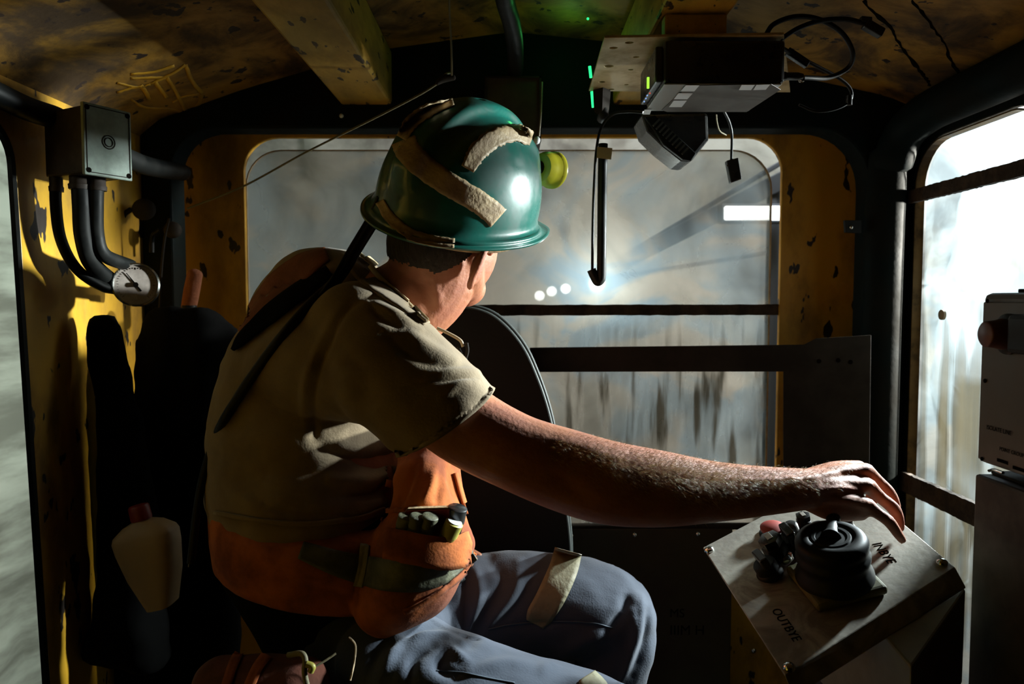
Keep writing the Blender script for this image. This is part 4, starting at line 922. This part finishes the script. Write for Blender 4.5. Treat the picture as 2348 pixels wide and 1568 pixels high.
strip('vest_shoulder_panel', bs, [(752, 588), (700, 614), (645, 658), (595, 716), (562, 768)], [30, 56, 64, 46, 20], m_vestred, man, .005, .003, 6)
strip('shoulder_strap', bs, [(760, 628), (700, 672), (630, 725), (570, 778), (545, 806)], [20, 38, 40, 26, 6], m_cloth, man, .009, .003, 6)
strip('vest_strap', bs, [(880, 1165), (800, 1190), (700, 1200), (600, 1190), (500, 1172)], [14, 12, 10, 9, 8], m_shirt, man, .006, .004, 3)
fuse('dark_waist_fill', [loft_geo([(742, 1240, 1.25, 236, .172), (765, 1300, 1.25, 222, .172), (790, 1380, 1.25, 195, .168), (810, 1450, 1.25, 180, .16)], 28, 5)], .006, 5, m_cloth, man, lambda co, no: wob(co, no, 14, .006))  # black form added to put shade at the waist below the vest
# trousers
TG = [loft_geo([(800, 1370, 1.25, 190, .17), (840, 1430, 1.25, 190, .18), (860, 1500, 1.25, 180, .18)], 28),
      loft_geo([(960, 1400, 1.34, 118, .10), (1100, 1390, 1.36, 120, .095), (1240, 1385, 1.37, 120, .09), (1350, 1395, 1.37, 112, .085), (1425, 1420, 1.37, 98, .08)], 28, 6),
      loft_geo([(1400, 1385, 1.37, 85, .08), (1418, 1440, 1.37, 86, .08), (1400, 1530, 1.36, 84, .075), (1365, 1680, 1.34, 76, .07), (1330, 1900, 1.32, 68, .06)], 24, 5),
      loft_geo([(880, 1484, 1.12, 92, .10), (980, 1520, 1.08, 82, .095), (1100, 1562, 1.06, 78, .09), (1240, 1598, 1.05, 72, .085), (1360, 1628, 1.05, 66, .08), (1440, 1660, 1.05, 60, .07)], 26, 5),
      loft_geo([(1425, 1650, 1.05, 66, .07), (1430, 1760, 1.06, 66, .065), (1420, 1950, 1.07, 60, .06)], 22, 4)]
TF = [([(1085, 1290), (1100, 1360), (1075, 1440)], 12, .008), ([(1120, 1280), (1150, 1330), (1110, 1420), (1080, 1475)], 14, -.010), ([(1060, 1300), (1070, 1380), (1065, 1460)], 10, -.010), ([(1190, 1290), (1180, 1360), (1120, 1430)], 12, .007), ([(1240, 1300), (1190, 1380), (1130, 1440)], 12, -.006),
      ([(1445, 1350), (1430, 1400), (1395, 1450)], 14, -.013), ([(1470, 1370), (1465, 1440), (1440, 1520), (1420, 1568)], 8, .007), ([(1455, 1400), (1450, 1460), (1430, 1520)], 8, .006), ([(1488, 1400), (1482, 1470), (1450, 1550)], 9, -.008), ([(1400, 1300), (1440, 1330), (1475, 1390)], 14, .004),
      ([(1250, 1530), (1320, 1480), (1400, 1450)], 16, .007), ([(1150, 1440), (1260, 1428), (1400, 1440)], 8, -.004),
      ([(860, 1420), (930, 1400), (1000, 1380)], 14, .006), ([(900, 1480), (960, 1440), (1040, 1455)], 14, -.010), ([(925, 1465), (1000, 1450), (1058, 1470)], 10, .010), ([(1030, 1480), (1050, 1500), (1075, 1520)], 10, .006), ([(1020, 1500), (1010, 1530), (1040, 1550)], 14, -.009),
      ([(1075, 1540), (1160, 1520), (1240, 1535)], 14, .006), ([(870, 1560), (900, 1500), (920, 1460)], 12, .008), ([(840, 1560), (860, 1500), (900, 1440)], 12, -.008), ([(940, 1560), (950, 1510), (990, 1480)], 12, -.008)]
trousers = fuse('trousers', TG, .0045, 6, m_jean, man, lambda co, no: ridges(wob(wob(co, no, 11, .006), no, 30, .0022), no, TF))
bt = bvh_of(trousers)
strip('trouser_reflective_band', bt, [(1303, 1264), (1290, 1310), (1262, 1370), (1236, 1412), (1226, 1430)], [64, 66, 66, 60, 44], m_band2, man, .0015, .002, 6)
strip('trouser_reflective_band', bt, [(1345, 1552), (1362, 1580), (1375, 1610)], [44, 60, 66], m_band2, man, .0018, .002, 5)
for q in ([(1120, 1442), (1180, 1430), (1280, 1424), (1360, 1428), (1405, 1440)], [(1000, 1538), (1060, 1542), (1120, 1555), (1180, 1566)]):
    strip('stitched_seam', bt, q, 2.4, m_seam, man, .0008, .0015, 2)
strip('belt', bt, [(1062, 1318), (1020, 1352), (960, 1390), (900, 1418)], 22, m_black, man, .006, .004, 3)
# boots so the legs end on the floor
for i, (x, y) in enumerate((( .13, 1.30), (.155, 1.05))):
    fuse('boot', [ell_geo((x + .06, y, .05), [Vector((1, 0, 0)), Vector((0, 1, 0)), up], (.14, .05, .05)), loft3_geo([(x, y, .05, .05, .05), (x, y, .22, .05, .05)]), gbox((x + .05, y, .012), (1, 0, 0), (0, 1, 0), up, .13, .045, .012)], .006, 3, m_black, man)
    obj('trouser_leg', *loft3_geo([(*P(1345 if i == 0 else 1424, 1850, 1.325 if i == 0 else 1.065), .055, .055), (x, y, .14, .062, .062)], 20), m_jean, man, True)

# ---- hard hat
hat = thing('hard_hat', 'dark green hard hat with worn crossed tape strips on the man\'s head', 'hard hat', hc)
V = []; Fc = []; nt_ = 120; rows = []
a_, b_, h_ = .142, .121, .156
def hatpt(ph, t):
    """ph 0 apex .. 90 rim"""
    s, c = math.sin(math.radians(ph)), math.cos(math.radians(ph))
    s2 = s ** .95; f_, r__ = math.cos(t), math.sin(t)
    x = a_ * s2 * f_ * (1.03 if f_ > 0 else 1); y = b_ * s2 * r__; z = h_ * c ** .92 if c > 0 else 0
    ridge = .0105 * (1 / (1 + math.exp((abs(y) - .026) / .0022))) * min(1, max(0, (82 - ph) / 14))
    g2 = .006 * math.exp(-((abs(y) - .062) / .010) ** 2) * min(1, max(0, (70 - ph) / 20))
    k = 1 + (ridge + g2) / .14
    return Vector((x * k, y * k, z * k + .004))
for i in range(1, 46): rows.append([hatpt(2 * i, 2 * math.pi * j / nt_) for j in range(nt_)])
for e_, dz in ((.004, -.006), (.006, -.012), (.012, -.016), (.5, -.018), (.85, -.020), (1, -.020), (1.0, -.024), (.85, -.0235), (.5, -.0215), (.0, -.020)):
    r = []
    for j in range(nt_):
        t = 2 * math.pi * j / nt_; tt = math.atan2(math.sin(t), math.cos(t)); wid = .016 + .040 * math.exp(-(tt / .62) ** 2) + .006 * math.exp(-((abs(tt) - math.pi) / .7) ** 2)
        ee = e_ if e_ < .1 and e_ > 0 else e_ * wid
        drop = -.010 * math.exp(-(tt / .6) ** 2) * (ee / .05) + (.008 * math.sin(tt) ** 2 * (1 if dz < -.01 else .0))
        dr = Vector((math.cos(t) * b_, math.sin(t) * a_, 0)).normalized()
        r.append(Vector((a_ * math.cos(t) * (1.03 if math.cos(t) > 0 else 1), b_ * math.sin(t), 0)) + dr * ee + Vector((0, 0, dz + drop)))
    rows.append(r)
HF = Vector((.62, .77, .16)).normalized(); HU = Vector((.21, -.40, .90)); HR = HF.cross(HU).normalized(); HU = HR.cross(HF).normalized()
HM = lambda v: hc + HF * v.x + HR * v.y + HU * v.z
V = [HM(v) for r in rows for v in r] + [HM(Vector((0, 0, h_ * 1.052 + .004)))]
for i in range(len(rows) - 1):
    for j in range(nt_): q = (j + 1) % nt_; Fc.append((i * nt_ + j, i * nt_ + q, (i + 1) * nt_ + q, (i + 1) * nt_ + j))
for j in range(nt_): Fc.append((len(V) - 1, j, (j + 1) % nt_))
shell = obj('shell', V, Fc, m_helmet, hat, True)
bh = bvh_of(shell)
strip('reflective_tape', bh, [(926, 322), (940, 352), (985, 393), (1050, 435), (1105, 468), (1142, 500)], [56, 58, 56, 54, 52, 54], m_tape, hat, .0012, .0012, 6, ragged=1.2)
strip('reflective_tape', bh, [(922, 318), (945, 280), (985, 252), (1040, 235)], [26, 34, 34, 16], m_tape, hat, .0012, .0012, 6, ragged=1.5)
strip('reflective_tape', bh, [(1072, 388), (1098, 345), (1135, 318), (1180, 305), (1218, 318)], [36, 44, 42, 40, 34], m_tape, hat, .0012, .0012, 6, ragged=2.5)
strip('reflective_tape', bh, [(872, 462), (900, 505), (945, 538), (995, 552), (1042, 557)], [20, 26, 26, 24, 18], m_tape, hat, .0012, .0012, 5, ragged=1.2)
# inner band showing below the brim at the back
V = []; Fc = []
for k, (z, s) in enumerate(((-.012, .93), (-.034, .88), (-.034, .85), (-.012, .90))):
    for j in range(60):
        t = math.radians(60 + 240 * j / 59); V.append(HM(Vector((a_ * .94 * s * math.cos(t), b_ * s * 1.0 * math.sin(t), z))))
for k in range(4):
    for j in range(59): Fc.append((k * 60 + j, k * 60 + j + 1, ((k + 1) % 4) * 60 + j + 1, ((k + 1) % 4) * 60 + j))
obj('head_band', V, Fc, m_tape, hat, True)
# cap lamp on the front
lp = bpy.data.objects.new('cap_lamp', None); COL.objects.link(lp); lp.parent = hat; lp.matrix_parent_inverse = hat.matrix_world.inverted()
lc = P(1256, 388, 1.29); ld = (FW + Vector((.15, 0, .05))).normalized()
lathe('lamp_housing', lc - ld * .012, ld, [(.010, -.012), (.024, -.008), (.029, .004), (.030, .020), (.032, .022), (.032, .028), (.027, .028)], m_yellowlamp, lp, 32)
lathe('lamp_lens', lc - ld * .012, ld, [(.026, .014), (.026, .0245), (.01, .027)], m_lens, lp, 32)
lathe('lamp_clip', lc - ld * .012, -ld, [(.012, 0), (.012, .02), (.008, .03)], m_black, lp, 14)
# lamp cord
def on_s(px, py, lift, dflt):
    h = bs.ray_cast(EYE, ray(px, py).normalized())
    return h[0] + (EYE - h[0]).normalized() * lift if h[0] is not None else P(px, py, dflt)
cp_ = [P(893, 440, 1.13), P(868, 490, 1.14), P(825, 560, 1.14), P(775, 640, 1.12), on_s(712, 698, .012, 1.12), on_s(640, 780, .012, 1.1), on_s(580, 860, .012, 1.12), on_s(540, 920, .014, 1.15), on_s(514, 962, .014, 1.15), P(492, 1010, 1.15), P(468, 1085, 1.15), P(452, 1170, 1.15), P(438, 1290, 1.16)]
tag(tube('lamp_cord', cp_, lambda s: .0088 - .0025 * s, m_black, None, 12), 'black lamp cord running from the hard hat down over the man\'s back', 'cord')
tag(tube('lamp_cord', PT([(868, 452, 1.12), (845, 500, 1.13), (800, 575, 1.12), (762, 640, 1.1), (700, 720, 1.09)]), .0035, m_black, None, 8), 'thinner black lead beside the lamp cord at the collar', 'cord')
tag(tube('wire', PT([(490, 1000, 1.19), (468, 1055, 1.19), (452, 1130, 1.19), (440, 1210, 1.19), (432, 1300, 1.19)]), .0008, m_steel, None, 6), 'hair-thin bright wire down the left edge of the man\'s back', 'wire')
# lanyard and spectacles
bn = bvh_of(body, shirt)
tag(strip('lanyard', bn, [(818, 585), (850, 615), (900, 665), (940, 700), (978, 738)], 13, m_lany, None, .009, .002, 2), 'tan flat lanyard round the man\'s neck', 'lanyard')
t = thing('spectacles', 'spectacles hanging on the man\'s chest in front of the seat back', 'glasses', P(1060, 800, 1.12))
tube('temple', PT([(1002, 752, 1.13), (1030, 765, 1.13), (1055, 780, 1.13), (1062, 795, 1.13)]), .0026, m_tag, t, 8)
tube('rim', PT([(1070, 786, 1.13), (1072, 805, 1.13), (1066, 822, 1.13), (1058, 812, 1.13), (1050, 795, 1.13)]), .0026, m_steel_dark, t, 8)
prism('lens', [XZ(x, y, 1.135) for x, y in ((1060, 818), (1068, 816), (1082, 850), (1078, 855))], [], lambda u, v: Vector((u, 1.135, v)), (0, .002, 0), m_glass, t)
# pocket contents
def surfY(px, py, d=1.0):
    h = bv.ray_cast(EYE, ray(px, py).normalized()); return h[0].y if h[0] is not None else d
def pen(name, px, py, px2, py2, Yp, r, mat, capmat, lb, cat):
    yy = surfY(px2, py2); a = P(px, py, yy - r * .9); b = P(px2, py2, yy - r * .3); t = thing(name, lb, cat, b); L = (a - b).length
    lathe('barrel', b, a - b, [(r * .8, 0), (r, .004), (r, L * .55), (r * 1.02, L * .56)], mat, t, 20)
    lathe('cap', b, a - b, [(r * 1.1, L * .55), (r * 1.12, L * .97), (r * .95, L)], capmat, t, 20); return t
pen('marker', 1050, 1162, 1034, 1235, 1.005, .0125, m_blackplastic, m_blackplastic, 'fat black marker standing tallest in the vest pocket', 'marker')
q_ = pen('marker', 1043, 1196, 1012, 1262, .995, .0115, m_yolive, m_yolive, 'olive marker with a pale round end in the vest pocket', 'marker')
yy = surfY(1012, 1262); dv = (P(1043, 1196, yy - .0103) - P(1012, 1262, yy - .0035)).normalized(); lathe('pale_end', P(1043, 1196, yy - .0103) + dv * -.001, dv, [(.0105, 0), (.0105, .002)], m_paper, q_, 20)
for i, (x, lb) in enumerate(((925, 'olive tube at the left of the vest pocket'), (952, 'second olive tube from the left in the vest pocket'), (980, 'olive tube beside the markers in the vest pocket'))):
    pen('pocket_tube', x + 8, 1182, x - 8, 1236, 1.02, .0105, m_band, m_band, lb, 'tube')
YN = surfY(985, 1190) - .006
t = thing('notebook', 'small notebook with pale page edges behind the tubes in the vest pocket', 'notebook', P(985, 1180, 1.03))
prism('pages', [XZ(x, y, YN) for x, y in ((925, 1178), (935, 1166), (1030, 1163), (1034, 1230), (935, 1240))], [], lambda u, v: Vector((u, YN, v)), (0, .010, 0), m_tape, t)
prism('cover', [XZ(x, y, YN) for x, y in ((922, 1181), (933, 1170), (1031, 1167), (1036, 1232), (932, 1242))], [], lambda u, v: Vector((u, YN - .003, v)), (0, .002, 0), m_red, t)
# belt bag at the bottom
def bagsc(co, no): return wob(co, no, 16, .006)
bg = thing('belt_bag', 'dark red cloth bag with two orange stripes at the bottom of the picture', 'bag', P(580, 1600, 1.02))
bag = fuse('bag_body', [loft_geo([(500, 1560, 1.03, 60, .05), (560, 1580, 1.02, 75, .06), (640, 1590, 1.01, 80, .06), (690, 1585, 1.0, 72, .05)], 24), loft_geo([(520, 1640, 1.03, 95, .06), (640, 1650, 1.02, 100, .06)], 20)], .005, 4, m_bag, bg, bagsc)
bbg = bvh_of(bag)
strip('orange_stripe', bbg, [(548, 1498), (534, 1530), (520, 1575)], 22, m_orange, bg, .002, .002, 3)
strip('orange_stripe', bbg, [(612, 1504), (590, 1535), (572, 1575)], 24, m_orange, bg, .002, .002, 3)
tube('rolled_edge', PT([(660, 1502, .965), (690, 1498, .96), (700, 1512, .955), (698, 1540, .95), (705, 1575, .95)]), .0038, m_band2, bg, 10)
tube('toggle', PT([(702, 1522, .95), (716, 1528, .95), (712, 1540, .95)]), .0045, m_yolive, bg, 10)
tag(tube('string', PT([(715, 1532, .96), (745, 1515, .97), (770, 1498, .98)]), .0016, m_cord, None, 6), 'short cord leading from the bag toggle', 'string')
tag(tube('string', PT([(800, 1460, 1.0), (815, 1480, 1.0), (812, 1520, .99), (803, 1560, .98)]), .0014, m_tag, None, 6), 'thin pale string hanging from the belt over the trousers', 'string')

# ================================================================== OUTSIDE: the tunnel
def rockwall(name, p0, uu, vv, nu, nv, amp, mat, sc=1.2):
    V = []; Fc = []; p0 = Vector(p0); uu = Vector(uu); vv = Vector(vv); nn = uu.cross(vv).normalized()
    for i in range(nu + 1):
        for j in range(nv + 1):
            p = p0 + uu * (i / nu) + vv * (j / nv); q = p * sc
            V.append(p + nn * (amp * (noise.fractal(q, .9, 2.1, 5)) + amp * .5 * noise.cell(q * 1.3)))
    for i in range(nu):
        for j in range(nv): a = i * (nv + 1) + j; Fc.append((a, a + 1, a + nv + 2, a + nv + 1))
    o = obj(name, V, Fc, mat, None, True); o['kind'] = 'structure'; return o
rockwall('tunnel_wall', (-3.2, 4.6, -1), (7.4, 0, 0), (0, 0, 5), 120, 80, .16, m_rock)
rockwall('tunnel_wall', (2.75, -1.5, -1), (0, 6.5, 0), (0, 0, 5), 90, 70, .10, m_rockR)
rockwall('tunnel_wall', (-2.1, -1.5, -1), (0, 6.5, 0), (0, 0, 5), 90, 70, .10, m_rockL)
rockwall('tunnel_roof', (-3.2, -1.5, 3.0), (7.4, 0, 0), (0, 6.5, 0), 60, 60, .14, m_rockL)
rockwall('tunnel_floor', (-3.2, -1.5, -.75), (7.4, 0, 0), (0, 6.5, 0), 60, 60, .10, m_mud)
# conveyor boom outside the rear window
t = thing('conveyor_boom', 'grey steel boom slanting up behind the rear window', 'boom', P(1430, 600, 3.4))
for dy, nm in ((0, 'lower_rail'), (-42, 'upper_rail')):
    a = P(1420, 605 + dy * .3, 3.6); b = P(1800, 410 + dy, 3.1); dd = (b - a).normalized()
    obox(nm, (a + b) / 2, dd, Vector((0, 1, 0)), dd.cross(Vector((0, 1, 0))), ((b - a).length / 2, .04, .045 if dy == 0 else .012), m_conv, t, .004)
obox('pipe_rail', (P(1380, 640, 3.4) + P(1790, 575, 3.4)) / 2, (P(1790, 575, 3.4) - P(1380, 640, 3.4)).normalized(), (0, 1, 0), up, (.42, .02, .010), m_conv, t, .004); tube('prop', [P(1775, 440, 3.15), P(1775, 440, 3.15) + Vector((0, 0, -2.2))], .03, m_conv, t)
t = thing('tunnel_lamp', 'white rectangular tunnel lamp glowing outside the rear window at the right', 'lamp', P(1725, 488, 3.0))
a, b = P(1662, 504, 3.0), P(1800, 472, 3.0)
box('lamp_face', (a.x, 3.0, a.z), (b.x, 3.02, b.z), m_lampface, t, .006); box('casing', (a.x - .01, 3.015, a.z - .01), (b.x + .01, 3.08, b.z + .012), m_conv, t, .005)
t = thing('vehicle_headlamp', 'round blinding headlamp outside the rear window behind the hooked rod', 'lamp', P(1370, 650, 2.02))
c = P(1370, 650, 2.01)
lathe('lens', c, (0, -1, 0), [(.022, 0), (.018, .006), (.004, .009)], m_lampface, t, 24); lathe('shell', c, (0, 1, 0), [(.026, -.004), (.026, .02), (.014, .06)], m_conv, t, 24)
for i, (x, y) in enumerate(((1237, 678), (1265, 668), (1297, 662))):
    t = thing('string_light', ['leftmost', 'middle', 'rightmost'][i] + ' of three small lights in a row outside the rear window', 'lamp', P(x, y, 3.4), 'three small lights in a row')
    lathe('bulb', P(x, y, 3.4), (0, -1, 0), [(.006, -.02), (.018, -.012), (.023, 0), (.018, .012), (.005, .018)], m_lampface, t, 18)
    lathe('holder', P(x, y, 3.42), (0, 1, 0), [(.012, 0), (.012, .03)], m_conv, t, 12)
